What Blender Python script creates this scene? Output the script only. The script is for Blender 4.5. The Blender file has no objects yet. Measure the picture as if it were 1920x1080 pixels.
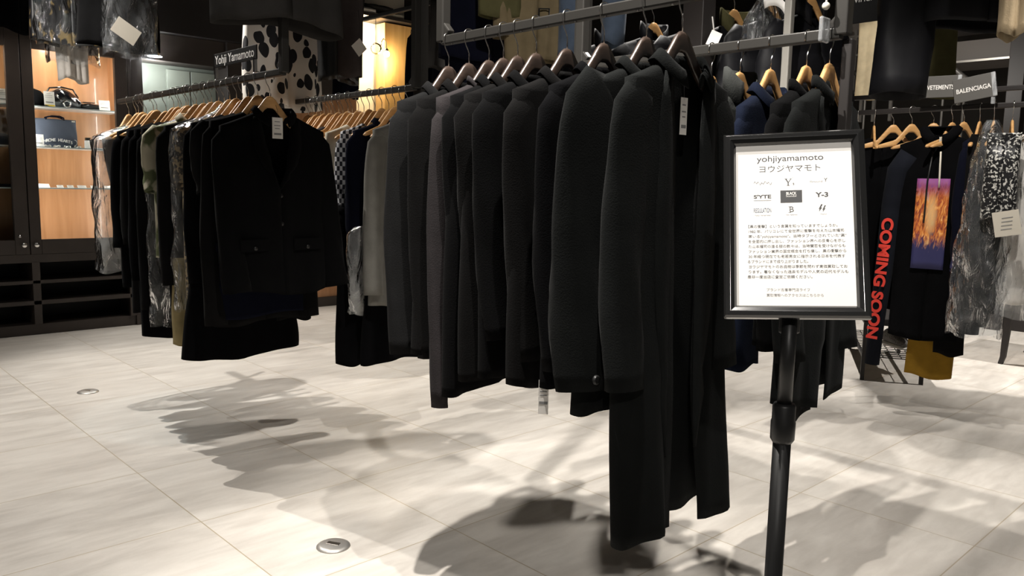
import bpy, math, random
from mathutils import Vector, Matrix
PI = math.pi
sc = bpy.context.scene
COL = sc.collection

# ------------------------------------------------------------------ camera, world, lights, exposure
def setup_camera():
    f, pitch, roll, yaw = 1506.2, math.radians(7.2185), math.radians(1.1616), math.radians(136.458)
    cy, sy, cp, sp = math.cos(yaw), math.sin(yaw), math.cos(pitch), math.sin(pitch)
    fwd = Vector((cy*cp, sy*cp, -sp)); right = Vector((sy, -cy, 0)); up = right.cross(fwd)
    r = math.cos(roll)*right + math.sin(roll)*up
    u = -math.sin(roll)*right + math.cos(roll)*up
    m = Matrix((r, u, -fwd)).transposed().to_4x4()
    m.translation = Vector((0, 0, 1.32))
    cd = bpy.data.cameras.new('camera'); co = bpy.data.objects.new('camera', cd); COL.objects.link(co)
    co.matrix_world = m
    cd.sensor_fit = 'HORIZONTAL'; cd.sensor_width = 36; cd.lens = 36*f/1920
    cd.clip_start = .05; cd.clip_end = 100
    sc.camera = co
setup_camera()
sc.view_settings.view_transform = 'Standard'; sc.view_settings.look = 'None'
sc.view_settings.gamma = 1; sc.view_settings.use_curve_mapping = False
sc.view_settings.exposure = 0.0
w = bpy.data.worlds.new('world'); sc.world = w; w.use_nodes = True
w.node_tree.nodes['Background'].inputs[0].default_value = (1, .95, .88, 1)
w.node_tree.nodes['Background'].inputs[1].default_value = .08

def spot(name, loc, target, watts, col=(1, .86, .68), ang=70, blend=.4, size=.03):
    ld = bpy.data.lights.new(name, 'SPOT'); ld.energy = watts; ld.color = col
    ld.spot_size = math.radians(ang); ld.spot_blend = blend; ld.shadow_soft_size = size
    o = bpy.data.objects.new(name, ld); COL.objects.link(o); o.location = loc
    o.rotation_euler = (Vector(target)-Vector(loc)).to_track_quat('-Z', 'Y').to_euler()
    return o
def area(name, loc, target, watts, sx, sy, col=(1, .86, .68)):
    ld = bpy.data.lights.new(name, 'AREA'); ld.energy = watts; ld.color = col
    ld.shape = 'RECTANGLE'; ld.size = sx; ld.size_y = sy
    o = bpy.data.objects.new(name, ld); COL.objects.link(o); o.location = loc
    o.rotation_euler = (Vector(target)-Vector(loc)).to_track_quat('-Z', 'Y').to_euler()
    return o
def point(name, loc, watts, col=(1, .8, .5), size=.03):
    ld = bpy.data.lights.new(name, 'POINT'); ld.energy = watts; ld.color = col; ld.shadow_soft_size = size
    o = bpy.data.objects.new(name, ld); COL.objects.link(o); o.location = loc
    return o
WARM = (1, .95, .885)
# shop ceiling spots, out of view; spots added as fill are marked
spot('unseen_spot', (-1.68, .84, 3.4), (-1.0, 2.2, 0), 550, WARM, 78, .5, .02)
spot('unseen_spot', (-2.35, 3.7, 3.4), (-2.1, 1.95, 0), 190, WARM, 48, .6)  # fill spot added to lift the floor shadow under the near rail
spot('unseen_spot', (-.95, 1.1, 3.4), (-1.5, 2.2, 0), 260, WARM, 80, .5, .02)  # second spot, added to fill the near rail's shadow
spot('unseen_spot', (-5.0, 1.0, 3.4), (-4.3, 1.6, 0), 330, WARM, 84, .4, .02)
spot('unseen_spot', (-4.7, -.9, 3.4), (-5.3, .3, 0), 190, WARM, 76, .8)
spot('unseen_spot', (-2.9, -.9, 3.4), (-2.9, .6, 0), 40, WARM, 66, .8)
spot('unseen_spot', (.75, -.8, 2.75), (-.72, 1.39, 1.24), 145, WARM, 19, .6)
spot('unseen_spot', (-.3, 2.6, 3.4), (-.85, 3.1, 0), 280, WARM, 56, .6)
spot('unseen_spot', (-1.2, 3.5, 3.4), (-1.55, 5.0, 1.6), 300, WARM, 38, .6)
spot('unseen_spot', (-3.4, 3.5, 3.4), (-2.7, 3.2, 0), 300, WARM, 78, .6)
spot('unseen_spot', (-6.1, 3.6, 3.4), (-6.0, 3.3, 0), 330, WARM, 70, .6)
spot('unseen_spot', (-3.0, 6.5, 3.4), (-3.0, 7.1, 0), 520, WARM, 90, .6)
spot('unseen_spot', (-.5, 6.8, 3.4), (-.9, 7.6, 0), 480, WARM, 90, .6)
spot('unseen_spot', (-4.3, -.9, 3.2), (-5.8, 1.6, 2.0), 300, WARM, 24, .6)  # added to light up the cream blouse
spot('unseen_spot', (-2.9, 7.6, 2.5), (-3.0, 9.0, 2.6), 60, WARM, 110, .6)  # added to brighten the far stair railing and beams
spot('unseen_spot', (-.9, .9, 3.35), (-2.35, 2.95, 2.08), 190, WARM, 48, .6)  # added to brighten the clothes behind the near rail
spot('unseen_spot', (-1.7, .3, 3.35), (-3.5, 2.0, 1.98), 70, WARM, 26, .6)  # added to brighten the grey coat hem and upper left clothes
spot('unseen_spot', (-1.7, 4.8, 3.35), (-2.6, 6.2, 2.25), 110, WARM, 22, .6)  # added to brighten the cream jacket
spot('cool_spot', (-5.0, .9, 3.3), (-4.5, 1.75, 0), 70, (.8, .95, 1), 21, .25)

# ------------------------------------------------------------------ materials
MATS = {}
def mat(name, col, rough=.6, metal=0, spec=.5, sheen=0, bump=0, bscale=200, var=0, vscale=8, emit=0, ecol=None, coat=0):
    if name in MATS: return MATS[name]
    m = bpy.data.materials.new(name); m.use_nodes = True
    nt = m.node_tree; b = nt.nodes['Principled BSDF']
    c = (*col, 1)
    b.inputs['Base Color'].default_value = c
    b.inputs['Roughness'].default_value = rough; b.inputs['Metallic'].default_value = metal
    b.inputs['Specular IOR Level'].default_value = spec
    if sheen:
        b.inputs['Sheen Weight'].default_value = sheen; b.inputs['Sheen Roughness'].default_value = .5
    if coat: b.inputs['Coat Weight'].default_value = coat
    if emit:
        b.inputs['Emission Color'].default_value = (*(ecol or col), 1); b.inputs['Emission Strength'].default_value = emit
    tc = None
    if bump or var: tc = nt.nodes.new('ShaderNodeTexCoord')
    if bump:
        n = nt.nodes.new('ShaderNodeTexNoise'); n.inputs['Scale'].default_value = bscale; n.inputs['Detail'].default_value = 3
        bp = nt.nodes.new('ShaderNodeBump'); bp.inputs['Strength'].default_value = bump; bp.inputs['Distance'].default_value = .004
        nt.links.new(tc.outputs['Object'], n.inputs['Vector']); nt.links.new(n.outputs['Fac'], bp.inputs['Height'])
        nt.links.new(bp.outputs['Normal'], b.inputs['Normal'])
    if var:
        n = nt.nodes.new('ShaderNodeTexNoise'); n.inputs['Scale'].default_value = vscale; n.inputs['Detail'].default_value = 4
        r = nt.nodes.new('ShaderNodeValToRGB')
        r.color_ramp.elements[0].position = .3; r.color_ramp.elements[1].position = .7
        r.color_ramp.elements[0].color = (*[max(0, x*(1-var)) for x in col], 1)
        r.color_ramp.elements[1].color = (*[min(1, x*(1+var)) for x in col], 1)
        nt.links.new(tc.outputs['Object'], n.inputs['Vector']); nt.links.new(n.outputs['Fac'], r.inputs['Fac'])
        nt.links.new(r.outputs['Color'], b.inputs['Base Color'])
    MATS[name] = m
    return m
def fabric(name, col, sheen=.25, rough=.92, var=.12): return mat(name, col, rough, 0, .03, sheen*.06, .25, 260, var, 14)

def wood(name, c1, c2, scale=6, rough=.4, axis='Z', stretch=10, coat=0):
    if name in MATS: return MATS[name]
    m = bpy.data.materials.new(name); m.use_nodes = True; nt = m.node_tree; b = nt.nodes['Principled BSDF']
    tc = nt.nodes.new('ShaderNodeTexCoord'); mp = nt.nodes.new('ShaderNodeMapping')
    s = [scale*stretch]*3; s['XYZ'.index(axis)] = scale
    mp.inputs['Scale'].default_value = s
    n = nt.nodes.new('ShaderNodeTexNoise'); n.inputs['Scale'].default_value = 1; n.inputs['Detail'].default_value = 5; n.inputs['Distortion'].default_value = .6
    r = nt.nodes.new('ShaderNodeValToRGB'); r.color_ramp.elements[0].position = .35; r.color_ramp.elements[1].position = .68
    r.color_ramp.elements[0].color = (*c1, 1); r.color_ramp.elements[1].color = (*c2, 1)
    nt.links.new(tc.outputs['Object'], mp.inputs[0]); nt.links.new(mp.outputs[0], n.inputs['Vector'])
    nt.links.new(n.outputs['Fac'], r.inputs[0]); nt.links.new(r.outputs[0], b.inputs['Base Color'])
    b.inputs['Roughness'].default_value = rough
    if coat: b.inputs['Coat Weight'].default_value = coat
    MATS[name] = m
    return m

def plastic_film(name, alpha=.13, tint=(.86, .88, .9), nscale=16):
    if name in MATS: return MATS[name]
    m = bpy.data.materials.new(name); m.use_nodes = True; nt = m.node_tree
    for n in list(nt.nodes): nt.nodes.remove(n)
    o = nt.nodes.new('ShaderNodeOutputMaterial'); tr = nt.nodes.new('ShaderNodeBsdfTransparent')
    gl = nt.nodes.new('ShaderNodeBsdfGlossy'); df = nt.nodes.new('ShaderNodeBsdfDiffuse')
    gl.inputs['Roughness'].default_value = .12; gl.inputs['Color'].default_value = (1, 1, 1, 1)
    df.inputs['Color'].default_value = (*tint, 1); tr.inputs['Color'].default_value = (.94, .95, .96, 1)
    tc = nt.nodes.new('ShaderNodeTexCoord'); mp = nt.nodes.new('ShaderNodeMapping'); mp.inputs['Scale'].default_value = (1, 1, .35)
    n1 = nt.nodes.new('ShaderNodeTexNoise'); n1.inputs['Scale'].default_value = nscale; n1.inputs['Detail'].default_value = 5; n1.inputs['Distortion'].default_value = 1.6
    bp = nt.nodes.new('ShaderNodeBump'); bp.inputs['Strength'].default_value = 1; bp.inputs['Distance'].default_value = .03
    nt.links.new(tc.outputs['Object'], mp.inputs[0]); nt.links.new(mp.outputs[0], n1.inputs['Vector']); nt.links.new(n1.outputs['Fac'], bp.inputs['Height'])
    nt.links.new(bp.outputs['Normal'], gl.inputs['Normal'])
    r = nt.nodes.new('ShaderNodeValToRGB'); r.color_ramp.elements[0].position = .45; r.color_ramp.elements[1].position = .75
    r.color_ramp.elements[0].color = (alpha, alpha, alpha, 1); r.color_ramp.elements[1].color = (alpha*2.6, alpha*2.6, alpha*2.6, 1)
    nt.links.new(n1.outputs['Fac'], r.inputs[0])
    m1 = nt.nodes.new('ShaderNodeMixShader'); m2 = nt.nodes.new('ShaderNodeMixShader')
    nt.links.new(r.outputs[0], m1.inputs[0]); nt.links.new(tr.outputs[0], m1.inputs[1]); nt.links.new(df.outputs[0], m1.inputs[2])
    fr = nt.nodes.new('ShaderNodeFresnel'); fr.inputs['IOR'].default_value = 1.42
    nt.links.new(bp.outputs['Normal'], fr.inputs['Normal'])
    nt.links.new(fr.outputs[0], m2.inputs[0]); nt.links.new(m1.outputs[0], m2.inputs[1]); nt.links.new(gl.outputs[0], m2.inputs[2])
    nt.links.new(m2.outputs[0], o.inputs['Surface'])
    MATS[name] = m
    return m
def clear_glass(name):
    if name in MATS: return MATS[name]
    m = bpy.data.materials.new(name); m.use_nodes = True; nt = m.node_tree
    for n in list(nt.nodes): nt.nodes.remove(n)
    o = nt.nodes.new('ShaderNodeOutputMaterial'); tr = nt.nodes.new('ShaderNodeBsdfTransparent'); gl = nt.nodes.new('ShaderNodeBsdfGlossy')
    gl.inputs['Roughness'].default_value = .02; mx = nt.nodes.new('ShaderNodeMixShader'); fr = nt.nodes.new('ShaderNodeFresnel'); fr.inputs['IOR'].default_value = 1.35
    tr.inputs['Color'].default_value = (.95, .98, .97, 1)
    nt.links.new(fr.outputs[0], mx.inputs[0]); nt.links.new(tr.outputs[0], mx.inputs[1]); nt.links.new(gl.outputs[0], mx.inputs[2]); nt.links.new(mx.outputs[0], o.inputs['Surface'])
    MATS[name] = m
    return m

def nodes_mat(name):
    m = bpy.data.materials.new(name); m.use_nodes = True; MATS[name] = m
    nt = m.node_tree
    return m, nt, nt.nodes['Principled BSDF']
class NT:
    """tiny wrapper to chain shader maths"""
    def __init__(s, nt): s.nt = nt
    def math(s, op, a, b=None):
        n = s.nt.nodes.new('ShaderNodeMath'); n.operation = op
        for i, v in enumerate((a, b)):
            if v is None: continue
            if isinstance(v, (int, float)): n.inputs[i].default_value = v
            else: s.nt.links.new(v, n.inputs[i])
        return n.outputs[0]
    def mix(s, f, a, b):
        n = s.nt.nodes.new('ShaderNodeMix'); n.data_type = 'RGBA'
        for i, v in ((0, f), (6, a), (7, b)):
            if isinstance(v, (int, float)): n.inputs[i].default_value = v
            elif isinstance(v, tuple): n.inputs[i].default_value = (*v, 1)
            else: s.nt.links.new(v, n.inputs[i])
        return n.outputs[2]
    def noise(s, vec, scale, detail=4, dist=0, sx=(1, 1, 1)):
        mp = s.nt.nodes.new('ShaderNodeMapping'); mp.inputs['Scale'].default_value = sx
        n = s.nt.nodes.new('ShaderNodeTexNoise'); n.inputs['Scale'].default_value = scale; n.inputs['Detail'].default_value = detail; n.inputs['Distortion'].default_value = dist
        s.nt.links.new(vec, mp.inputs[0]); s.nt.links.new(mp.outputs[0], n.inputs['Vector'])
        return n.outputs['Fac']
    def ramp(s, f, stops):
        r = s.nt.nodes.new('ShaderNodeValToRGB'); e = r.color_ramp.elements
        while len(e) < len(stops): e.new(.5)
        for i, (p, c) in enumerate(stops): e[i].position = p; e[i].color = (*c, 1)
        s.nt.links.new(f, r.inputs[0]); return r.outputs[0]

def floor_material():
    m, nt, b = nodes_mat('stone_tiles'); q = NT(nt)
    tc = nt.nodes.new('ShaderNodeTexCoord'); sp = nt.nodes.new('ShaderNodeSeparateXYZ'); nt.links.new(tc.outputs['Object'], sp.inputs[0])
    fx = q.math('DIVIDE', q.math('ADD', sp.outputs[0], .887+70), .7); fy = q.math('DIVIDE', q.math('ADD', sp.outputs[1], -1.19+70), .7)
    lx = q.math('LESS_THAN', q.math('FRACT', fx), .0065); ly = q.math('LESS_THAN', q.math('FRACT', fy), .0065)
    line = q.math('MAXIMUM', lx, ly)
    cx = nt.nodes.new('ShaderNodeCombineXYZ'); nt.links.new(q.math('FLOOR', fx), cx.inputs[0]); nt.links.new(q.math('FLOOR', fy), cx.inputs[1])
    wn = nt.nodes.new('ShaderNodeTexWhiteNoise'); wn.noise_dimensions = '3D'; nt.links.new(cx.outputs[0], wn.inputs['Vector'])
    off = nt.nodes.new('ShaderNodeVectorMath'); off.operation = 'MULTIPLY_ADD'
    nt.links.new(wn.outputs['Color'], off.inputs[0]); off.inputs[1].default_value = (5, 5, 5); nt.links.new(tc.outputs['Object'], off.inputs[2])
    n1 = q.noise(off.outputs[0], 2.6, 8, .5, (3.4, .8, 1)); n2 = q.noise(off.outputs[0], 8, 8, 1.0, (2.4, .55, 1)); n3 = q.noise(off.outputs[0], 90, 3, 0)
    base = q.ramp(n1, [(.32, (.46, .425, .385)), (.5, (.595, .557, .508)), (.68, (.72, .685, .632))])
    mid = q.ramp(n2, [(.34, (.47, .435, .392)), (.66, (.70, .663, .61))])
    fine = q.ramp(n3, [(.3, (.54, .505, .455)), (.7, (.65, .615, .565))])
    c = q.mix(.38, base, mid); c = q.mix(.15, c, fine)
    tv = q.mix(q.math('MULTIPLY', wn.outputs['Value'], .25), c, (.61, .57, .52))
    c = q.mix(q.math('MULTIPLY', line, .75), tv, (.36, .29, .18))
    nt.links.new(c, b.inputs['Base Color'])
    rr = q.math('ADD', q.math('MULTIPLY', n2, .22), .34); rr = q.math('SUBTRACT', rr, q.math('MULTIPLY', line, .12)); nt.links.new(rr, b.inputs['Roughness'])
    b.inputs['Specular IOR Level'].default_value = .35
    return m
def cow_material():
    m, nt, b = nodes_mat('cow_spot_cloth'); q = NT(nt)
    tc = nt.nodes.new('ShaderNodeTexCoord')
    mp = nt.nodes.new('ShaderNodeMapping'); mp.inputs['Scale'].default_value = (1, 1, .62); nt.links.new(tc.outputs['Object'], mp.inputs[0])
    d = nt.nodes.new('ShaderNodeTexNoise'); d.inputs['Scale'].default_value = 9
    nt.links.new(mp.outputs[0], d.inputs['Vector'])
    ad = nt.nodes.new('ShaderNodeVectorMath'); ad.operation = 'MULTIPLY_ADD'; nt.links.new(d.outputs['Color'], ad.inputs[0]); ad.inputs[1].default_value = (.05, .05, .05); nt.links.new(mp.outputs[0], ad.inputs[2])
    v = nt.nodes.new('ShaderNodeTexVoronoi'); v.inputs['Scale'].default_value = 17; nt.links.new(ad.outputs[0], v.inputs['Vector'])
    f = q.math('LESS_THAN', v.outputs['Distance'], .46)
    nt.links.new(q.mix(f, (.78, .74, .68), (.006, .006, .009)), b.inputs['Base Color']); b.inputs['Roughness'].default_value = .7
    return m
def check_material():
    m, nt, b = nodes_mat('gingham_cloth'); q = NT(nt)
    tc = nt.nodes.new('ShaderNodeTexCoord'); sp = nt.nodes.new('ShaderNodeSeparateXYZ'); nt.links.new(tc.outputs['Object'], sp.inputs[0])
    cv = nt.nodes.new('ShaderNodeTexChecker'); cv.inputs['Scale'].default_value = 1
    cb = nt.nodes.new('ShaderNodeCombineXYZ')
    u = q.math('ADD', sp.outputs[1], sp.outputs[0])
    nt.links.new(q.math('MULTIPLY', u, 55), cb.inputs[0]); nt.links.new(q.math('MULTIPLY', sp.outputs[2], 45), cb.inputs[1])
    cb.inputs[2].default_value = .5
    cv.inputs['Color1'].default_value = (.5, .5, .52, 1); cv.inputs['Color2'].default_value = (.008, .008, .014, 1)
    nt.links.new(cb.outputs[0], cv.inputs['Vector']); nt.links.new(cv.outputs['Color'], b.inputs['Base Color']); b.inputs['Roughness'].default_value = .85
    return m
def speckle_material(name, c1, c2, scale=60, thr=.55, detail=2, sx=(1, 1, 1), rough=.7, metal=0):
    m, nt, b = nodes_mat(name); q = NT(nt); tc = nt.nodes.new('ShaderNodeTexCoord')
    n = q.noise(tc.outputs['Object'], scale, detail, .5, sx)
    nt.links.new(q.ramp(n, [(thr-.04, c1), (thr+.04, c2)]), b.inputs['Base Color']); b.inputs['Roughness'].default_value = rough; b.inputs['Metallic'].default_value = metal
    return m
def print_material():
    """warm smoky abstract print with a violet top and a dark blue foot"""
    m, nt, b = nodes_mat('fiery_print'); q = NT(nt); tc = nt.nodes.new('ShaderNodeTexCoord')
    sp = nt.nodes.new('ShaderNodeSeparateXYZ'); nt.links.new(tc.outputs['Generated'], sp.inputs[0])
    n = q.noise(tc.outputs['Generated'], 5, 5, 1.2, (1, 1.2, 1.6))
    fire = q.ramp(n, [(.3, (.10, .015, .02)), (.45, (.42, .08, .015)), (.6, (.75, .28, .05)), (.75, (.85, .55, .25))])
    z = q.math('ADD', sp.outputs[2], q.math('MULTIPLY', q.math('SUBTRACT', n, .5), .35))
    top = q.ramp(z, [(.80, (0, 0, 0)), (.95, (1, 1, 1))]); bot = q.ramp(z, [(.25, (1, 1, 1)), (.40, (0, 0, 0))])
    ex = q.math('MULTIPLY', q.math('SUBTRACT', sp.outputs[1], .5), 3.2); ez = q.math('MULTIPLY', q.math('SUBTRACT', sp.outputs[2], .6), 2.6)
    rr = q.math('ADD', q.math('ADD', q.math('MULTIPLY', ex, ex), q.math('MULTIPLY', ez, ez)), q.math('MULTIPLY', n, .6))
    fire = q.mix(q.ramp(rr, [(.3, (.8, .8, .8)), (.75, (0, 0, 0))]), fire, (.78, .50, .22))
    c = q.mix(top, fire, (.22, .05, .20)); c = q.mix(bot, c, (.02, .02, .09))
    nt.links.new(c, b.inputs['Base Color']); b.inputs['Roughness'].default_value = .7
    return m

BLACK = fabric('black_wool', (.0034, .0034, .0036)); BLACK2 = fabric('black_cloth', (.0026, .0026, .003), .15); BLACK3 = fabric('faded_black_cloth', (.0052, .005, .005), .3)
CHAR = fabric('charcoal_wool', (.0095, .0095, .0097), .3); MAUVE = fabric('grey_mauve_knit', (.026, .023, .024), .35)
GREENB = fabric('green_black_wool', (.0068, .0074, .0073), .3); NAVY = fabric('navy_cloth', (.006, .007, .018), .25); NAVYD = fabric('deep_navy_cloth', (.004, .0046, .010), .2)
DENIMN = fabric('indigo_cloth', (.007, .0095, .019), .25); TWEED = fabric('grey_tweed', (.04, .042, .04), .4, var=.4)
SHIRT = fabric('pale_grey_linen', (.155, .15, .135), .2); KHAKI = fabric('khaki_cotton', (.25, .20, .10), .2); TRENCH = fabric('trench_beige', (.15, .117, .068), .2)
OLIVE = fabric('olive_cotton', (.07, .065, .03), .2); MUST = fabric('mustard_cotton', (.24, .135, .018), .25); BEIGE = fabric('beige_cotton', (.66, .55, .36), .2)
JEAN = mat('blue_denim', (.055, .075, .11), .9, 0, .2, .1, .4, 300, .35, 9); GREYC = fabric('dark_grey_wool', (.033, .031, .029), .35)
PUFF = mat('black_nylon', (.0045, .0045, .006), .6, 0, .2, 0, .1, 60); LEATH = mat('black_patent_leather', (.006, .006, .008), .12, 0, .8, 0, .35, 30, 0, 8, 0, None, 1)
MLEATH = mat('black_leather', (.012, .012, .012), .35, 0, .5, 0, .4, 40); SMOKE = fabric('smoky_grey_brown_cloth', (.055, .047, .047), .3)
CREAM = fabric('cream_cotton', (.55, .50, .40), .2); WHITEC = fabric('white_cotton', (.62, .58, .53), .2)
GOLDB = speckle_material('black_gold_brocade', (.006, .006, .008), (.42, .30, .12), 22, .60, 4, (1, 1, .5), .45)
CAMO = speckle_material('green_leaf_print', (.50, .46, .34), (.10, .12, .05), 11, .52, 2)
SEQUIN = speckle_material('black_white_sequins', (.01, .01, .011), (.55, .54, .50), 75, .58, 1, (1, 1, 1), .4)
BRONZE = speckle_material('bronze_brocade', (.05, .04, .03), (.38, .28, .15), 45, .52, 3)
DWOOD = wood('dark_brown_wood', (.034, .023, .018), (.06, .041, .032), 10, .35, 'Y', 8, .3)
LWOOD = wood('light_beech_wood', (.50, .27, .10), (.62, .36, .15), 10, .38, 'Y', 8, .3)
CABW = wood('orange_cabinet_wood', (.42, .195, .08), (.56, .285, .135), 1.2, .35, 'Z', 12, .2)
BROWNP = mat('brown_black_paint', (.040, .031, .026), .45, 0, .4, 0, .05, 40, .15, 5)
DARKP = mat('near_black_panel', (.016, .013, .012), .5, 0, .4, 0, 0, 1, .2, 2)
INNER = mat('black_laminate', (.006, .0055, .005), .6)
BARM = mat('grey_black_steel', (.034, .032, .029), .38, .3, .5, 0, .03, 80)
CHROME = mat('polished_steel', (.72, .70, .67), .18, 1)
BRASSY = mat('brushed_steel', (.55, .52, .47), .3, 1)
PAPER = mat('white_paper', (.80, .775, .74), .8, 0, .2, 0, .05, 30); CARD = mat('cream_card', (.56, .52, .44), .8); INK = mat('dark_grey_ink', (.06, .06, .062), .8); INK2 = mat('pale_grey_ink', (.22, .22, .22), .8); INKB = mat('slate_blue_ink', (.06, .085, .13), .8)
WINK = mat('white_ink', (.75, .73, .70), .7); RED = mat('red_print', (.62, .035, .02), .7); YEL = mat('yellow_print', (.80, .55, .03), .7)
BLKPL = mat('black_plastic', (.010, .010, .010), .42, 0, .35); BLKGL = mat('black_gloss_frame', (.010, .010, .010), .16, 0, .6, 0, 0, 1, 0, 8, 0, None, .5)
GREYS = mat('grey_sign_board', (.085, .081, .075), .5); SCREEN = mat('grey_green_panel', (.19, .20, .16), .5, 0, .4, 0, 0, 1, .12, 1.5)
CLEAR = clear_glass('clear_glass'); FILM = plastic_film('clear_garment_film', .035); FILM2 = plastic_film('cloudy_garment_film', .14, (.82, .82, .80), 12)
FILM3 = plastic_film('thin_garment_film', .025, (.85, .88, .9), 14)
COWM = cow_material(); CHECKM = check_material(); PRINTM = print_material(); FLOORM = floor_material()
BLUEG = mat('blue_grey_felt', (.05, .06, .085), .8, 0, .3, .2, .2, 200); WARMW = mat('cream_wall_paint', (.82, .76, .62), .7); PINE = wood('honey_pine', (.55, .32, .11), (.68, .43, .18), 1.5, .45, 'Z', 9)

# ------------------------------------------------------------------ mesh helpers
class MB:
    def __init__(s): s.v = []; s.f = []
    def add(s, vs, fs):
        o = len(s.v); s.v += [tuple(p) for p in vs]; s.f += [tuple(i+o for i in f) for f in fs]
    def box(s, c, d, rot=None):
        hx, hy, hz = (x/2 for x in d)
        vs = [Vector((x, y, z)) for x in (-hx, hx) for y in (-hy, hy) for z in (-hz, hz)]
        if rot is not None: vs = [rot @ p for p in vs]
        s.add([p+Vector(c) for p in vs], [(0, 1, 3, 2), (4, 6, 7, 5), (0, 4, 5, 1), (2, 3, 7, 6), (0, 2, 6, 4), (1, 5, 7, 3)])
        return s
    def b2(s, lo, hi):
        return s.box([(a+b)/2 for a, b in zip(lo, hi)], [abs(b-a) for a, b in zip(lo, hi)])
    def loft(s, rings, closed=True, caps=(False, False), cyc=False):
        n = len(rings[0]); o = len(s.v)
        for r in rings: s.v += [tuple(p) for p in r]
        m = len(rings)
        for i in range(m if cyc else m-1):
            i2 = (i+1) % m
            for j in range(n if closed else n-1):
                j2 = (j+1) % n
                s.f.append((o+i*n+j, o+i*n+j2, o+i2*n+j2, o+i2*n+j))
        if caps[0]: s.f.append(tuple(o+j for j in reversed(range(n))))
        if caps[1]: s.f.append(tuple(o+(m-1)*n+j for j in range(n)))
        return s
    def tube(s, pts, r, n=8, caps=True, flat=None):
        pts = [Vector(p) for p in pts]; rings = []
        N = None
        for i, p in enumerate(pts):
            t = (pts[min(i+1, len(pts)-1)]-pts[max(i-1, 0)]).normalized()
            if N is None:
                N = t.orthogonal().normalized()
                if flat is not None: N = (Vector(flat)-t*t.dot(Vector(flat))).normalized()
            N = (N-t*N.dot(t)).normalized(); B = t.cross(N)
            rr = r[i] if isinstance(r, (list, tuple)) else r
            rings.append([p+N*math.cos(2*PI*k/n)*rr+B*math.sin(2*PI*k/n)*rr for k in range(n)])
        return s.loft(rings, True, (caps, caps))
    def cyl(s, p0, p1, r, n=16, r1=None): return s.tube([p0, p1], [r, r if r1 is None else r1], n)
    def lathe(s, prof, n=24, c=(0, 0, 0)):
        rings = [[(c[0]+r*math.cos(2*PI*k/n), c[1]+r*math.sin(2*PI*k/n), c[2]+z) for k in range(n)] for r, z in prof]
        return s.loft(rings, True, (prof[0][0] > 1e-4, prof[-1][0] > 1e-4))
    def prism(s, poly, fn, h0, h1):
        n = len(poly); a = [fn(x, y, h0) for x, y in poly]; b = [fn(x, y, h1) for x, y in poly]
        s.add(a+b, [tuple(reversed(range(n))), tuple(range(n, 2*n))]+[(i, (i+1) % n, n+(i+1) % n, n+i) for i in range(n)])
        return s
    def ball(s, c, r, n=14, sc_=(1, 1, 1)):
        rings = []
        for i in range(1, n):
            a = PI*i/n
            rings.append([(c[0]+sc_[0]*r*math.sin(a)*math.cos(2*PI*k/(2*n)), c[1]+sc_[1]*r*math.sin(a)*math.sin(2*PI*k/(2*n)), c[2]+sc_[2]*r*math.cos(a)) for k in range(2*n)])
        return s.loft(rings, True, (True, True))
    def build(s, name, m, parent=None, smooth=False, bevel=0, solid=0, loc=None, sub=0):
        me = bpy.data.meshes.new(name); me.from_pydata(s.v, [], s.f); me.validate()
        if smooth: me.polygons.foreach_set('use_smooth', [True]*len(me.polygons))
        if m is not None: me.materials.append(m)
        o = bpy.data.objects.new(name, me); COL.objects.link(o)
        if parent is not None: o.parent = parent
        if loc is not None: o.location = loc
        if solid:
            md = o.modifiers.new('cloth', 'SOLIDIFY'); md.thickness = solid; md.offset = -1
        if bevel:
            md = o.modifiers.new('edge', 'BEVEL'); md.width = bevel; md.segments = 2; md.limit_method = 'ANGLE'
        if sub:
            md = o.modifiers.new('sub', 'SUBSURF'); md.levels = sub; md.render_levels = sub
        return o
def tag(o, label=None, cat=None, group=None, kind=None):
    for k, v in (('label', label), ('category', cat), ('group', group), ('kind', kind)):
        if v: o[k] = v
    return o
def thing(name, label, cat, loc=(0, 0, 0), rz=0, group=None):
    o = bpy.data.objects.new(name, None); COL.objects.link(o); o.location = loc; o.rotation_euler = (0, 0, rz); o.empty_display_size = .05
    return tag(o, label, cat, group)
def struct(o): o['kind'] = 'structure'; return o
KIDS = {}
def copy_tree(o, parent=None):
    c = o.copy(); COL.objects.link(c)
    if parent is not None: c.parent = parent
    for ch in [x for x in bpy.data.objects if x.parent == o]: copy_tree(ch, c)
    return c
def text(name, s, size, m, parent, loc, rot, align='CENTER', sx=1, shear=0, ext=.0003, space=1, line=1, width=None, bold=0):
    cu = bpy.data.curves.new(name, 'FONT'); cu.body = s; cu.size = size; cu.align_x = align; cu.align_y = 'CENTER'
    cu.extrude = ext; cu.shear = shear; cu.space_character = space; cu.space_line = line; cu.offset = bold
    t = bpy.data.objects.new(name, cu); COL.objects.link(t)
    dg = bpy.context.evaluated_depsgraph_get()
    me = bpy.data.meshes.new_from_object(t.evaluated_get(dg)); bpy.data.objects.remove(t); bpy.data.curves.remove(cu)
    if width and len(me.vertices):
        xs = [v.co.x for v in me.vertices]; k = width/(max(xs)-min(xs))
        for v in me.vertices: v.co.x *= k
    elif sx != 1:
        for v in me.vertices: v.co.x *= sx
    me.name = name; me.materials.clear(); me.materials.append(m)
    o = bpy.data.objects.new(name, me); COL.objects.link(o); o.parent = parent; o.location = loc; o.rotation_euler = rot
    return o
def lerp(a, b, t): return a+(b-a)*t
def sstep(t): t = max(0, min(1, t)); return t*t*(3-2*t)
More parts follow.
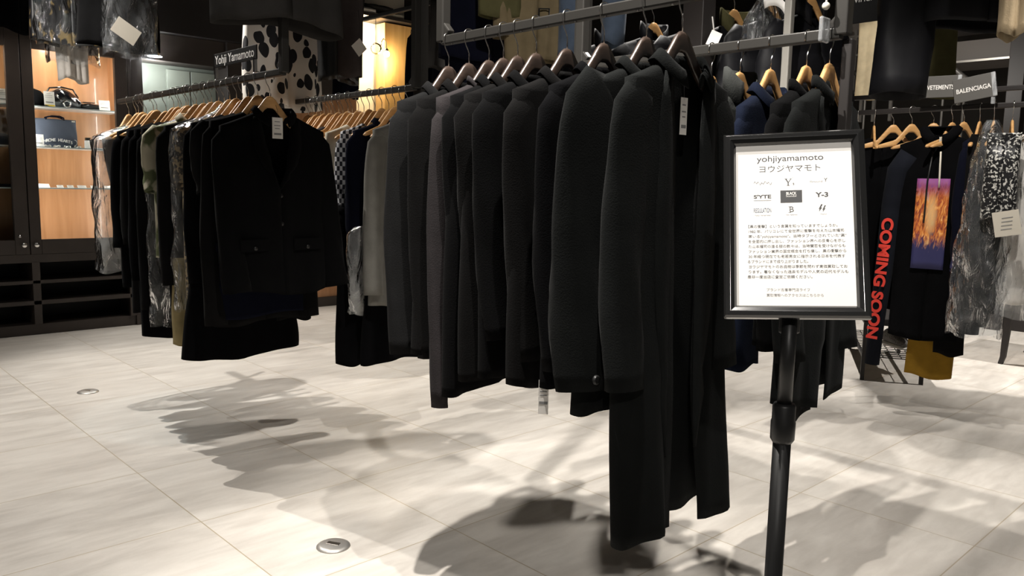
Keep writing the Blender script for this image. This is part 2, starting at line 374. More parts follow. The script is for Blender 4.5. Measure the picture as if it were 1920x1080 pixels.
def interp(pts, z):
    """piecewise smooth lookup in [(z, value)...] with z descending"""
    if z >= pts[0][0]: return pts[0][1]
    for (z0, a), (z1, b) in zip(pts, pts[1:]):
        if z >= z1: return lerp(a, b, sstep((z0-z)/(z0-z1)) if len(pts) > 2 else (z0-z)/(z0-z1))
    return pts[-1][1]

# ------------------------------------------------------------------ hangers
HANG = {}
def hanger(x, y, zr, label, kind='dark', rz=0, flip=1, group=None, arm=.178, name='wooden_hanger', bar=False, lean=0):
    key = (kind, flip, arm, bar)
    if key in HANG:
        r = copy_tree(HANG[key]); r.location = (x, y, zr); r.rotation_euler = (lean, 0, rz); r['label'] = label
        if 'group' in r: del r['group']
        if group: r['group'] = group
        return r
    r = thing(name, label, 'hanger', (x, y, zr), rz, group); r.rotation_euler = (lean, 0, rz)
    pts = []
    for i in range(13):
        a = math.radians(-35+ i*(235/12)); pts.append((0, flip*.021*math.cos(a), .0005+.021*math.sin(a)))
    pts += [(0, -flip*.014, -.026), (0, -flip*.005, -.040), (0, 0, -.052), (0, 0, -.085)]
    MB().tube(pts, .0017, 8).build('hook', CHROME, r, True)
    mb = MB(); rings = []
    N = 30
    for i in range(N+1):
        u = lerp(-arm, arm, i/N); a = abs(u)
        top = -.079-.006*(a/.02)**2 if a < .02 else -.085-.09*((a-.02)/.07)**.95 if a < .09 else -.175-.040*((a-.09)/(arm-.09))**1.1
        h = lerp(.050, .042, min(1, a/.06)) if a < .06 else lerp(.042, .017, (a-.06)/(arm-.06))
        th = .0075 if a < .1 else lerp(.0075, .011, sstep((a-.1)/(arm-.1)))
        fx = .004*(a/arm)**2
        e = .35 if i in (0, N) else 1
        ring = []
        for k in range(12):
            an = 2*PI*k/12; c, s_ = math.cos(an), math.sin(an)
            c = math.copysign(abs(c)**.6, c); s_ = math.copysign(abs(s_)**.7, s_)
            ring.append((fx+th*c*e, u, top-h/2+h/2*s_*e))
        rings.append(ring)
    mb.loft(rings, True, (True, True)).build('hanger_body', {'dark': DWOOD, 'light': LWOOD, 'clear': CLEAR}[kind], r, True)
    if bar:
        MB().cyl((.016, -arm*.9, -.20), (.016, arm*.9, -.20), .0045, 8).build('trouser_bar', LWOOD, r, True)
        m2 = MB()
    HANG[key] = r
    return r

# ------------------------------------------------------------------ garments
def garment(name, label, cat, x, y, hem, m, zr=1.77, rz=0, sw=.19, nw=.076, drop=.046, hw=None, d=.03, hd=.036, gap=None, neck=.160,
            sleeve=None, collar=None, lapel=0, buttons=0, seed=0, amp=.008, group=None, m2=None, solid=0, tagcard=None, pockets=0, zip_=0, lean=0, puffy=0, nz=30, cuffbutton=False, waist=1.0, skew=0, tilt=0):
    """a garment hanging from a rail: +x local is its front, y its width. sleeve=(end_z, outer_edge, half_width, half_depth, end_half_width)"""
    rnd = random.Random(seed*7+3)
    r = thing(name, label, cat, (x, y, hem), rz, group); r.rotation_euler = (lean, 0, rz)
    zn = zr-neck; zs = zn-drop; hw = hw or sw; m2 = m2 or m
    ph = [rnd.uniform(0, 2*PI) for _ in range(8)]; kk = [rnd.uniform(4, 7), rnd.uniform(8, 12), rnd.uniform(14, 19)]
    gp = gap or [(zn, nw*.95), (zn-.05, 0)]
    zl = [lerp(zn, zs, (i/7)**1.0) for i in range(8)]+[lerp(zs, hem, ((i+1)/nz)**.95) for i in range(nz)]
    NS = 64
    def halfw(z):
        if z >= zs: t = (zn-z)/(zn-zs); return lerp(nw, sw, t**1.15)
        t = (zs-z)/(zs-hem); return lerp(sw, hw, sstep(t))*(1-(1-waist)*math.exp(-((t-.45)/.2)**2))
    def halfd(z):
        if z >= zs: t = (zn-z)/(zn-zs); return lerp(.020, .024, t)
        t = (zs-z)/(zs-hem); return lerp(.022, d, sstep(t/.25)) if t < .25 else lerp(d, hd, sstep((t-.25)/.75))
    rings = []
    for z in zl:
        a, b, g = halfw(z), halfd(z), min(interp(gp, z), halfw(z)*.98)
        t = max(0, (zs-z)/(zs-hem)); A = amp*(t**.8)
        if puffy: b += puffy*(abs(math.sin(PI*(zs-z)/.11))**.6 if z < zs else 0); a += .4*puffy*(abs(math.sin(PI*(zs-z)/.11))**.6 if z < zs else 0)
        th0 = math.asin(min(.999, g/a)) if g > 0 else 0
        ring = []
        for k in range(NS+1):
            th = lerp(th0, 2*PI-th0, k/NS); s_, c = math.sin(th), math.cos(th)
            yy = a*math.copysign(abs(s_)**.85, s_); xx = b*math.copysign(abs(c)**.55, c)
            w_ = yy/max(a, .01)
            f = A*(math.sin(kk[0]*w_+ph[0]+2*t)+.7*math.sin(kk[1]*w_+ph[1]-1.5*t)*(t)+.35*math.sin(kk[2]*w_+ph[2]+t*3))
            if c < 0: f = A*(math.sin(kk[0]*w_+ph[3])+.7*math.sin(kk[1]*w_+ph[4])*t)
            xx += f*(1-abs(w_)**4*.6)
            ed = min(k, NS-k)/NS
            if k > NS/2 and g < .02: xx += .006*max(0, 1-ed*14)
            yy += .004*math.sin(9*z+ph[5])*t+skew*t*t
            zz = z+(.012*amp/.008*math.sin(3.1*w_+ph[6])*(t**6))
            ring.append((xx, yy, zz-hem+tilt*w_*t*t))
        rings.append(ring)
    MB().loft(rings, False).build('body', m, r, True, solid=solid or .003)
    def front(z):   # local front surface depth at z
        return halfd(z)
    if sleeve:
        ze, so2, rw, rd, re_ = sleeve
        for sd in (-1, 1):
            so = so2[(sd+1)//2] if isinstance(so2, tuple) else so2
            yend = sd*(so-re_); y0 = sd*(sw-.055)
            path = [(0, y0, zs+.004-.0, 0), (0, sd*(sw-.03), zs-.012, 1)]
            P = [Vector((0, sd*(sw-.075), zs-.035)), Vector((0, sd*(sw-.05), zs-.045)), Vector((0, sd*(sw-.028), zs-.075))]
            R = [rw*.55, rw*.9, rw]
            nseg = 16
            for i in range(1, nseg+1):
                t = i/nseg; z = lerp(zs-.075, ze, t)
                yy = lerp(sd*(sw-.028), yend, t**.8)
                xx = .012*math.sin(PI*t)*(-1)+.022*t*t
                P.append(Vector((xx, yy, z))); R.append(lerp(rw, re_, t**1.2))
            rings = []
            for i, p in enumerate(P):
                t_ = (P[min(i+1, len(P)-1)]-P[max(i-1, 0)]).normalized()
                if i == 0: t_ = Vector((0, sd*.9, -.45)).normalized()
                ax = Vector((1, 0, 0)); ax = (ax-t_*ax.dot(t_)).normalized(); bx = t_.cross(ax)
                q = i/len(P); dd = lerp(.02, rd, min(1, q*2.5))
                if puffy: dd += puffy*.7*abs(math.sin(PI*(zs-p.z)/.11)); 
                ring = []
                for k in range(20):
                    an = 2*PI*k/20
                    wv = 1+(.10*math.sin(3*an+ph[0]+i*.5)+.07*math.sin(5*an+i*.9+ph[1]))*min(1, q*1.6)
                    ring.append(p-Vector((0, 0, hem))+ax*math.cos(an)*dd*wv+bx*math.sin(an)*(R[i]+(puffy*.5*abs(math.sin(PI*(zs-p.z)/.11)) if puffy else 0))*(1+(wv-1)*.5))
                rings.append(ring)
            sl = MB().loft(rings, True).build('sleeve', m2, r, True, solid=.0025)
            if cuffbutton and sd < 0:
                c = P[-1]+Vector((rd*1.0+.002, 0, .035-hem))
                b_ = MB(); b_.tube([c, c+Vector((.005, 0, 0))], .0115, 18); b_.tube([c+Vector((.005, 0, 0)), c+Vector((.0065, 0, 0))], [.0115, .007], 18)
                b_.build('cuff_button', BLKPL, sl, True)
    if collar:
        kind, ch, cw = collar
        rings = []
        gz = [(zn, .0), ]
        M = 28
        for i in range(M+1):
            th = lerp(.42 if kind != 'hood' else .2, 2*PI-(.42 if kind != 'hood' else .2), i/M); s_, c = math.sin(th), math.cos(th)
            fr = max(0, c)          # towards the front the collar drops
            z0 = zn+.004-.055*fr**1.5
            yy = nw*1.02*s_; xx = .032*c+.004
            out = Vector((c*.75, s_, 0)).normalized()
            if kind == 'stand': L = [(0, 0), (.002, ch*.6), (.0, ch)]
            elif kind == 'hood': L = [(0, -.02), (.022, .012), (.030, ch*.7), (.012, ch), (-.018, ch*.85)]
            else: L = [(.0, -.008), (-.002, ch*.55), (.002, ch*.95), (.007, ch), (.014, ch*.72), (.026+cw*.35, ch*.10-.02*fr)]
            rings.append([Vector((xx, yy, z0-hem))+out*o_+Vector((0, 0, zz)) for o_, zz in L])
        MB().loft(rings, False).build('collar' if kind != 'hood' else 'hood', m2, r, True, solid=.004)
    if lapel:
        zb = [z for z, g_ in gp if g_ <= .012]; zb = zb[0] if zb else hem+.2
        for sd in (-1, 1):
            rings = []
            for i in range(15):
                t = i/14; z = lerp(zn-.03, zb, t); g_ = interp(gp, z)
                wd = lapel*(math.sin(PI*min(1, t*1.15+.02)) ** .6 if t < .85 else (1-t)/.15*.55)
                if t < .2: wd = lapel*lerp(.5, 1, t/.2)
                xo = front(z)*1.0+.004
                rings.append([(xo, sd*g_, z-hem), (xo+.006, sd*(g_+wd*.5), z-hem+.004), (xo+.004, sd*(g_+max(wd, .004)), z-hem+.008)])
            MB().loft(rings, False).build('lapel', m2, r, True, solid=.003)
    if buttons:
        zb = [z for z, g_ in gp if g_ <= .012]; z0 = (zb[0] if zb else zn-.1)-.02
        for i in range(buttons):
            z = lerp(z0, hem+.18, i/max(1, buttons-1)) if buttons > 1 else z0
            c = Vector((front(z)+.008, .0, z-hem)); b_ = MB(); b_.tube([c, c+Vector((.004, 0, 0))], .010, 14); b_.build('button', BLKPL, r, True)
    for i in range(pockets):
        sd = (-1, 1)[i]; z = lerp(zs, hem, .70)
        p_ = MB(); p_.box((front(z)+.008, sd*sw*.52, z-hem), (.006, .13, .05)); p_.build('pocket_flap', m2, r, bevel=.002)
        p2 = MB(); c = Vector((front(z)+.011, sd*sw*.52, z-hem-.012)); p2.tube([c, c+Vector((.004, 0, 0))], .009, 12); p2.build('button', BLKPL, r, True)
    if tagcard:
        ty, tz, tw, th_, tmat = tagcard
        tp = thing_part('price_tag', r, (front(tz)+.012, ty, tz-hem), (0, 0, 0))
        MB().box((0, 0, 0), (.0012, tw, th_)).build('card', tmat, tp)
        l_ = MB()
        for i, (dz, ww) in enumerate(((.30, .5), (.12, .6), (-.02, .45))): l_.box((.001, -.03*tw, dz*th_), (.0006, tw*ww, th_*.035))
        l_.box((.001, 0, -.28*th_), (.0006, tw*.7, th_*.09)); l_.build('printed_lines', INK2, tp)
        MB().tube([(0, 0, th_*.45), (-.004, .003, th_*.8), (-.012, 0, th_*1.1)], .0009, 6).build('string', BLKPL, tp, True)
    return r
def thing_part(name, parent, loc, rot):
    o = bpy.data.objects.new(name, None); COL.objects.link(o); o.parent = parent; o.location = loc; o.rotation_euler = rot; return o

def snap(x, xs): return min(xs, key=lambda v: abs(v-x))
def drape(name, label, cat, x, y, top, hem, m, w0, w1, d0, d1, rz=0, seed=0, amp=.012, pleats=5, group=None, waist=True, solid=.003, part='cloth', flat=.7, lean=0, steps=0):
    """skirts, trouser pairs folded over a bar, plain hanging cloth: a closed tube from top to hem"""
    rnd = random.Random(seed*13+5); ph = [rnd.uniform(0, 6.28) for _ in range(6)]
    r = thing(name, label, cat, (x, y, hem), rz, group); r.rotation_euler = (lean, 0, rz)
    rings = []; NS = 72
    for i in range(23):
        t = i/22; z = lerp(top, hem, t); a = lerp(w0, w1, sstep(t)); b = lerp(d0, d1, t); ring = []
        for k in range(NS):
            th = 2*PI*k/NS; s_, c = math.sin(th), math.cos(th)
            yy = a*math.copysign(abs(s_)**.9, s_); xx = b*math.copysign(abs(c)**flat, c)
            f = amp*(.25+.75*t)*(math.sin(pleats*yy/a*1.6+ph[0])+.6*math.sin(pleats*2.3*yy/a+ph[1]+t))
            xx += f*(1 if c > 0 else .8)
            zz = z+t**6*(.010*math.sin(3.2*yy/a+ph[2])+(-steps*round(1.4*math.sin(2.2*yy/a+ph[3])) if steps else 0))
            ring.append((xx, yy+.004*math.sin(8*t+ph[4])*t, zz-hem))
        rings.append(ring)
    MB().loft(rings, True, (True, False)).build(part, m, r, True, solid=solid)
    if waist:
        b_ = MB(); rg = []
        for z, o_ in ((top-.03, .003), (top-.03, .006), (top+.004, .006), (top+.004, .0)):
            rg.append([((d0+o_+amp)*math.copysign(abs(math.cos(2*PI*k/40))**flat, math.cos(2*PI*k/40)), (w0+o_)*math.sin(2*PI*k/40), z-hem) for k in range(40)])
        b_.loft(rg, True).build('waistband', m, r, True)
    return r

def film_cover(label, x, y, top, hem, w, d, m=None, rz=0, seed=0, group=None, lean=0, taper=.13):
    """clear garment bag: narrow neck, sloping shoulders, crumpled sides"""
    m = m or FILM; rnd = random.Random(seed*31+1); ph = [rnd.uniform(0, 6.28) for _ in range(12)]
    o_ = MB(); rings = []; NS = 60
    for i in range(41):
        t = i/40; z = lerp(top, hem, t); dz = top-z
        a = lerp(.03, w, sstep(dz/taper) if taper < .2 else min(1, dz/taper)**.6); b = lerp(.02, d, sstep(dz/.10)); ring = []
        for k in range(NS):
            th = 2*PI*k/NS; s_, c = math.sin(th), math.cos(th)
            n = .5*math.sin(5*th+ph[0]+14*z)+.4*math.sin(9*th+ph[1]-23*z)+.4*math.sin(3*th+ph[2]+31*z)+.3*math.sin(16*th+40*z+ph[3])
            am = .010*min(1, dz/.2)
            ring.append(((b+am*n)*math.copysign(abs(c)**.7, c), (a+am*n*.8)*math.copysign(abs(s_)**.9, s_), z-hem+.012*math.sin(4*th+ph[4])*t**8))
        rings.append(ring)
    o_.loft(rings, True)
    o = o_.build('garment_cover', m, None, True); o.location = (x, y, hem); o.rotation_euler = (lean, 0, rz)
    return tag(o, label, 'garment cover', group)

# ------------------------------------------------------------------ the setting
X0, X1, Y0, Y1, ZC = -9.2, 3.2, -4.0, 13.0, 4.3
struct(MB().b2((X0, Y0, -.06), (X1, Y1, 0)).build('floor', FLOORM))
struct(MB().b2((X0, Y0, ZC), (X1, Y1, ZC+.06)).build('ceiling', DARKP))
struct(MB().b2((-8.15, Y0, 0), (-8.05, 4.85, ZC)).build('wall_left', DARKP))
struct(MB().b2((X0, Y1-.1, 0), (X1, Y1, ZC)).build('wall_far', DARKP))
# dark soffit over the cabinets, panels right of the niche
struct(MB().b2((-8.05, Y0, 2.62), (-7.5, 4.85, ZC)).build('trim_1', DARKP))
struct(MB().b2((-8.05, 3.42, 2.22), (-7.6, 4.85, 2.62)).build('trim_2', BROWNP, bevel=.004))
struct(MB().b2((-8.05, 3.56, 0), (-7.6, 4.85, 2.22)).build('trim_3', CABW))
struct(MB().b2((-8.05, 3.40, 0), (-7.56, 3.56, 2.62)).build('trim_4', BROWNP, bevel=.004))
struct(MB().b2((-8.05, 2.52, 0), (-7.56, 2.62, 2.62)).build('trim_5', BROWNP, bevel=.004))
struct(MB().b2((-8.05, 2.62, 2.38), (-7.60, 3.40, 2.62)).build('trim_6', BROWNP, bevel=.004))
struct(MB().b2((-7.66, 2.64, 0), (-7.56, 4.85, .10)).build('baseboard_left', BROWNP, bevel=.004))
# lit fitting-room alcove
struct(MB().b2((-8.05, 4.85, 0), (-7.98, 5.75, ZC)).build('wall_alcove', WARMW))
struct(MB().b2((-7.98, 4.80, 0), (-7.62, 4.85, ZC)).build('wall_alcove_side', WARMW))
struct(MB().b2((-7.9, 5.30, 0), (-7.72, 5.75, 3.10)).build('trim_7', PINE))
struct(MB().b2((-7.97, 4.86, 3.12), (-7.62, 5.75, 3.15)).build('trim_8', BROWNP))
struct(MB().b2((-8.1, 5.75, 0), (-7.62, Y1-.1, ZC)).build('wall_left_rear', DARKP))
a_ = thing('bracket_lamp', 'glowing glass bracket lamp in the bright alcove behind the middle rail', 'lamp', (-7.60, 5.10, 2.78))
MB().ball((0, 0, 0), .065, 14).build('glass_globe', CLEAR, a_, True)
MB().tube([(0, .06, .0), (0, .07, .08), (0, .10, .12), (0, .135, .09), (0, .14, .01)], .006, 8).build('bent_arm', BRASSY, a_, True)
MB().lathe([(.010, .02), (.022, .01), (.026, -.01)], 16, (0, .14, 0)).build('lamp_holder', BRASSY, a_, True)
MB().ball((0, .14, -.04), .034, 12).build('bulb', mat('lit_bulb', (1, .85, .55), emit=40, ecol=(1, .78, .42)), a_, True)
MB().tube([(0, 0, .065), (0, 0, .34)], .003, 6).build('cord', BLKPL, a_, True)
point('bulb_light', (-7.60, 5.22, 2.66), 17, (1, .78, .45), .04)
point('alcove_fill', (-7.8, 5.05, 2.95), 22, (1, .86, .62), .05)
wl = [('folded grey knitwear stacked highest on the alcove shelf', -7.75, 5.22, 3.24, GREYC), ('folded white shirt at left end of the alcove shelf', -7.72, 5.06, 3.185, WHITEC), ('folded cream jersey at right end of the alcove shelf', -7.74, 5.45, 3.185, CREAM)]
for i, (lb, x, y, z, m) in enumerate(wl):
    b = MB(); rings = []
    for k in range(7):
        t = k/6; ww = .16*(1-.25*abs(2*t-1)**3); rings.append([(x+.10*math.cos(a)*(1-.2*abs(2*t-1)**4), y-.16+.32*t*(.72 if i else 1), z+.032*math.sin(a)+.006*math.sin(5*a+k)) for a in [2*PI*j/16 for j in range(16)]])
    tag(b.loft(rings, True, (True, True)).build('folded_garment', m, None, True), lb, 'folded clothing')

# ------------------------------------------------------------------ the display cabinet
cab = thing('display_cabinet', 'tall dark brown glazed cabinet with orange wood lining and open cubbies', 'cabinet', (-7.75, 1.7, 0))
C0 = Vector((-7.75, 1.7, 0))
def cb(lo, hi): return tuple(Vector(lo)-C0), tuple(Vector(hi)-C0)
b = MB()
for lo, hi in (((-8.04, .10, 0), (-7.57, .90, 2.62)), ((-8.04, 2.49, 0), (-7.55, 2.52, 2.62)), ((-8.04, .9, 2.50), (-7.55, 2.50, 2.62)), ((-8.04, .9, .61), (-7.55, 2.49, .68)),
               ((-8.04, .9, 0), (-7.57, 2.49, .09)), ((-8.04, .9, .255), (-7.55, 2.49, .292)), ((-8.04, .9, .432), (-7.55, 2.49, .462)), ((-7.60, 2.44, .09), (-7.55, 2.50, .64)), ((-8.03, 1.655, .68), (-7.62, 1.685, 2.5))):
    b.b2(*cb(lo, hi))
b.build('carcass', BROWNP, cab, bevel=.003)
MB().b2(*cb((-8.04, 1.675, .09), (-7.55, 1.735, .62))).build('cubby_divider', BROWNP, cab, bevel=.003)
MB().b2(*cb((-8.045, .9, .09), (-8.02, 2.49, .62))).build('cubby_back', INNER, cab)
MB().b2(*cb((-8.03, .9, .68), (-8.01, 2.49, 2.50))).build('back_panel', CABW, cab)
b = MB(); b.b2(*cb((-8.01, 2.47, .68), (-7.6, 2.49, 2.5))); b.b2(*cb((-8.01, 1.685, .68), (-7.63, 1.70, 2.5))); b.build('side_lining', CABW, cab)
for (ya, yb, ka) in ((.86, 1.668, 1.625), (1.674, 2.488, 1.715)):
    d = thing_part('door', cab, (0, 0, 0), (0, 0, 0)); b = MB(); s = .083
    b.b2(*cb((-7.60, ya, .68), (-7.55, ya+s, 2.50))); b.b2(*cb((-7.60, yb-s-.02, .68), (-7.55, yb, 2.50)))
    b.b2(*cb((-7.60, ya+s, .68), (-7.55, yb-s-.02, .80))); b.b2(*cb((-7.60, ya+s, 2.35), (-7.55, yb-s-.02, 2.50)))
    b.build('door_frame', BROWNP, d, bevel=.004)
    MB().b2(*cb((-7.578, ya+s, .80), (-7.572, yb-s-.02, 2.35))).build('glass_pane', CLEAR, d)
    k = MB(); c = Vector((-7.55, ka, .757))-C0; k.tube([c, c+Vector((.012, 0, 0)), c+Vector((.014, 0, 0)), c+Vector((.026, 0, 0)), c+Vector((.030, 0, 0))], [.008, .008, .019, .021, .012], 18)
    k.build('knob', CHROME, d, True)
k = MB(); c = Vector((-7.55, 1.60, .83))-C0; k.tube([c, c+Vector((.006, 0, 0))], .011, 14); k.build('lock', CHROME, cab, True)
GLS = mat('frosted_shelf_glass', (.62, .70, .72), .2, 0, .6)
for z in (1.905, 1.571, 1.229):
    for ya, yb in ((.9, 1.655), (1.70, 2.47)):
        MB().b2(*cb((-8.0, ya, z-.010), (-7.635, yb, z))).build('glass_shelf', GLS, cab, bevel=.001)
b = MB()
for y in (1.60, 2.452): b.b2(*cb((-7.655, y-.004, .7), (-7.647, y+.004, 2.48)))
b.build('shelf_rail', CHROME, cab)
area('cabinet_strip', (-7.68, 2.05, 2.46), (-7.85, 2.05, 1.6), 11, .08, .7, (1, .93, .85))
area('cabinet_strip', (-7.68, 1.25, 2.46), (-7.85, 1.25, 1.6), 16, .08, .6, (1, .93, .85))
area('cabinet_side_strip', (-7.64, 2.46, 1.5), (-7.95, 1.9, 1.5), 12, .03, 1.5, (1, .95, .9))
area('cabinet_side_strip', (-7.64, 1.715, 1.5), (-7.95, 2.3, 1.5), 8, .03, 1.5, (1, .95, .9))
# things on the cabinet shelves
def price_card(lb, x, y, z, w_=.085, h_=.11, lean=.25, rz=0, stripe=None, m=PAPER):
    r = thing('price_card', lb, 'price card', (x, y, z), rz)
    R = Matrix.Rotation(-lean, 3, 'Y')
    MB().box(R @ Vector((0, 0, h_/2)), (.0015, w_, h_), R).build('card', m, r)
    b = MB()
    for i, (zz, ww) in enumerate(((.85, .4), (.72, .7), (.6, .65))): b.box(R @ Vector((.0012, -.05*w_, h_*zz)), (.0006, w_*ww, h_*.02), R)
    b.box(R @ Vector((.0012, 0, h_*.28)), (.0006, w_*.7, h_*.07), R); b.build('printed_lines', INK2, r)
    if stripe: MB().box(R @ Vector((.0012, 0, h_*.06)), (.0006, w_*.9, h_*.09), R).build('printed_stripe', stripe, r)
    return r
def cap(lb, x, y, z, m, sc_=1, rz=0):
    r = thing('cap', lb, 'cap', (x, y, z), rz)
    MB().lathe([(.088*sc_, 0), (.095*sc_, .03*sc_), (.088*sc_, .075*sc_), (.06*sc_, .11*sc_), (.02*sc_, .125*sc_), (.0001, .127*sc_)], 24).build('crown', m, r, True)
    b = MB(); rr = []
    for i in range(9):
        a = lerp(-1.1, 1.1, i/8); ro = .09*sc_; l = .07*sc_*math.cos(a*.9)+.004
        rr.append([(math.cos(a)*ro, math.sin(a)*ro, .004), (math.cos(a)*ro+l, math.sin(a)*ro, .010-.012*abs(math.sin(a))), (math.cos(a)*ro+l, math.sin(a)*ro, .006-.012*abs(math.sin(a))), (math.cos(a)*ro, math.sin(a)*ro, 0)])
    b.loft(rr, True, (True, True)).build('brim', m, r, True)
    return r
cap('black cap beside the patent bag on the top cabinet shelf', -7.82, 1.80, 1.905, BLACK2, 1.2, .3)
cap('navy cap on the top shelf behind the left cabinet door', -7.84, 1.50, 1.905, NAVYD, 1.2, .2)
cap('blue grey felt cap on the second shelf behind the left door', -7.76, 1.55, 1.571, BLUEG, .8, .1)
price_card('white price card against the navy cap behind left door', -7.645, 1.555, 1.905, .085, .12)
price_card('white price card with yellow foot in front of patent bag', -7.65, 1.895, 1.905, .08, .125, .15, 0, YEL)
price_card('white price card leaning on the black pouch', -7.655, 2.325, 1.905, .085, .10, .5, -.2)
price_card('white price card beside the blue grey tote bag', -7.65, 1.80, 1.571, .075, .10, .15)
# black patent bag
r = thing('patent_bag', 'shiny black patent leather bag with a metal ring on the top shelf', 'bag', (-7.80, 2.02, 1.905))
rings = []
for i in range(15):
    t = i/14; yy = lerp(-.15, .15, t); h = .165*(math.sin(PI*min(1, max(0, .08+t*.88)))**.45); dd = .10*(math.sin(PI*min(1, .1+t*.8))**.4)
    rings.append([(dd*math.cos(a)*(1+.1*math.sin(3*a+i*.9)), yy, h*.5+h*.5*math.sin(a)*(1+.10*math.sin(2*a+i*.7))) for a in [2*PI*k/28 for k in range(28)]])
MB().loft(rings, True, (True, True)).build('bag_body', LEATH, r, True)
MB().tube([(0, -.13, .10), (.02, -.09, .165), (.025, 0, .178), (.02, .09, .165), (0, .135, .10)], .007, 8).build('handle', LEATH, r, True)
MB().tube([(.095+.0*math.cos(a), .02+.026*math.cos(a), .035+.026*math.sin(a)) for a in [2*PI*k/24 for k in range(25)]], .006, 8).build('metal_ring', CHROME, r, True)
MB().tube([(.09, -.06, .11), (.105, -.035, .07), (.10, -.02, .05)], .009, 8).build('strap', LEATH, r, True)
r = thing('leather_pouch', 'flat black leather pouch lying right of the patent bag', 'pouch', (-7.80, 2.27, 1.905))
rings = [[(.10*math.cos(a)*e, lerp(-.11, .12, i/8), .03+.032*math.sin(a)*e*(1-.3*i/8)) for a in [2*PI*k/20 for k in range(20)]] for i, e in enumerate((.5, .85, 1, 1, .95, 1, .9, .8, .45))]
MB().loft(rings, True, (True, True)).build('pouch_body', MLEATH, r, True)
MB().box((.06, -.05, .062), (.05, .10, .006)).build('flap', MLEATH, r, bevel=.003)
# tote with lettering
r = thing('tote_bag', 'blue grey tote bag with a white lettered scroll on the second shelf', 'bag', (-7.78, 1.955, 1.571))
rings = []
for i in range(11):
    t = i/10; z = .24*t; a_w = lerp(.172, .166, t); dd = lerp(.05, .018, t**.7)
    rings.append([(dd*math.copysign(abs(math.cos(a))**.5, math.cos(a))+.003*math.sin(7*a+i), a_w*math.copysign(abs(math.sin(a))**.6, math.sin(a)), z) for a in [2*PI*k/36 for k in range(36)]])
MB().loft(rings, True, (True, False)).build('bag_body', BLUEG, r, True, solid=.003)
for sx_ in (-1, 1):
    MB().tube([(sx_*.016, -.07, .235), (sx_*.03, -.065, .25), (sx_*.05, -.03, .262), (sx_*.05, .03, .262), (sx_*.03, .065, .25), (sx_*.016, .07, .235)], .006, 8).build('handle', NAVYD, r, True)
MB().box((.028, .14, .226), (.002, .026, .010)).build('brand_tab', CARD, r)
RX = (PI/2, 0, PI/2)
word = 'CHROME HEARTS'
for i, ch in enumerate(word):
    t = i/(len(word)-1)*2-1
    if ch != ' ': text('lettering', ch, .034, WINK, r, (.053, t*.112, .062-.018*t*t), (PI/2, 0, PI/2), sx=.9, bold=.0008)
MB().tube([(.053, -.135+.02*math.cos(a), .045+.024*math.sin(a)) for a in [PI/2+PI*k/8 for k in range(9)]], .0014, 6).build('scroll_end', WINK, r, True)
MB().tube([(.053, .135-.02*math.cos(a), .045+.024*math.sin(a)) for a in [PI/2+PI*k/8 for k in range(9)]], .0014, 6).build('scroll_end', WINK, r, True)
cap('dark cap on the second shelf pressed against the tote bag', -7.90, 1.80, 1.571, BLACK2, .9)
r = thing('perfume_box', 'small pale box with dark band right of the tote bag', 'box', (-7.72, 2.20, 1.571))
MB().box((0, 0, .035), (.05, .055, .07)).build('box_body', PAPER, r, bevel=.002); MB().box((0, 0, .082), (.04, .045, .024)).build('lid', MLEATH, r, bevel=.002)
for i, (y, m, s) in enumerate(((1.87, BRASSY, 'curved'), (1.94, BRASSY, 'flat'), (2.02, CHROME, 'wide'), (2.10, CHROME, 'bright'))):
    tag(MB().tube([(-7.68+.012*math.cos(a), y+.02*math.cos(a*1)*1, 1.578+.007*math.sin(a*2)) for a in [2*PI*k/20 for k in range(21)]], .0045, 8).build('bracelet', m, None, True),
        ['brass bracelet at the left foot of the tote bag', 'brass bracelet below the scroll of the tote bag', 'steel bracelet below the right half of the tote scroll', 'steel bracelet at right foot of the tote bag'][i], 'bracelet')
for i, (y, w_) in enumerate(((1.82, .10), (1.95, .05), (2.03, .05), (2.12, .07), (2.22, .06), (2.33, .06))):
    price_card(('wide white card at left end of the lowest glass shelf', 'second small white card from left on the lowest glass shelf', 'third small white card from left on the lowest glass shelf', 'fourth small white card from left on the lowest glass shelf', 'fifth small white card from left on the lowest glass shelf', 'white card at right end of the lowest glass shelf')[i], -7.67, y, 1.229, w_, .035 if i else .05, .9)
tag(MB().box((-7.70, 1.56, 1.243), (.10, .16, .025)).build('watch_case', NAVYD, None, bevel=.005), 'flat navy watch case on the lowest shelf behind left door', 'case')
tag(MB().box((-7.70, 2.26, 1.574), (.12, .12, .006), Matrix.Rotation(.3, 3, 'Z')).build('paper_slip', PAPER, None), 'loose white paper slip right of the pale perfume box', 'paper')

# niche with grey green panels, right of the cabinet
struct(MB().b2((-8.04, 2.62, 0), (-7.875, 3.40, 2.38)).build('wall_niche', SCREEN))
for i, (ya, yb) in enumerate(((2.93, 3.145), (3.155, 3.395))):
    d = thing('wardrobe_door', ['left grey-green door leaf in the niche above the hanger hooks', 'right grey-green door leaf in the niche beside the brown post'][i], 'door', (-7.84, (ya+yb)/2, 0))
    MB().b2((-.02, ya-(ya+yb)/2, .02), (.02, yb-(ya+yb)/2, 2.34)).build('leaf', SCREEN, d, bevel=.003)
    MB().box((.03, .08*(1 if i == 0 else -1), 1.1), (.02, .012, .14)).build('pull', BRASSY, d, bevel=.003)
fx = thing('glint', 'small bright spotlight at the top left of the niche', 'lamp', (-7.50, 2.71, 2.46))  # glowing lens and housing added in place of a mirror's reflected light
MB().lathe([(.03, 0), (.034, -.02), (.05, -.06), (.048, -.065)], 20).build('glint_housing', BLKPL, fx, True)
MB().lathe([(.0001, -.064), (.06, -.064)], 20).build('lens', mat('glint_glow', (1, 1, 1), emit=60, ecol=(.9, .96, 1)), fx)
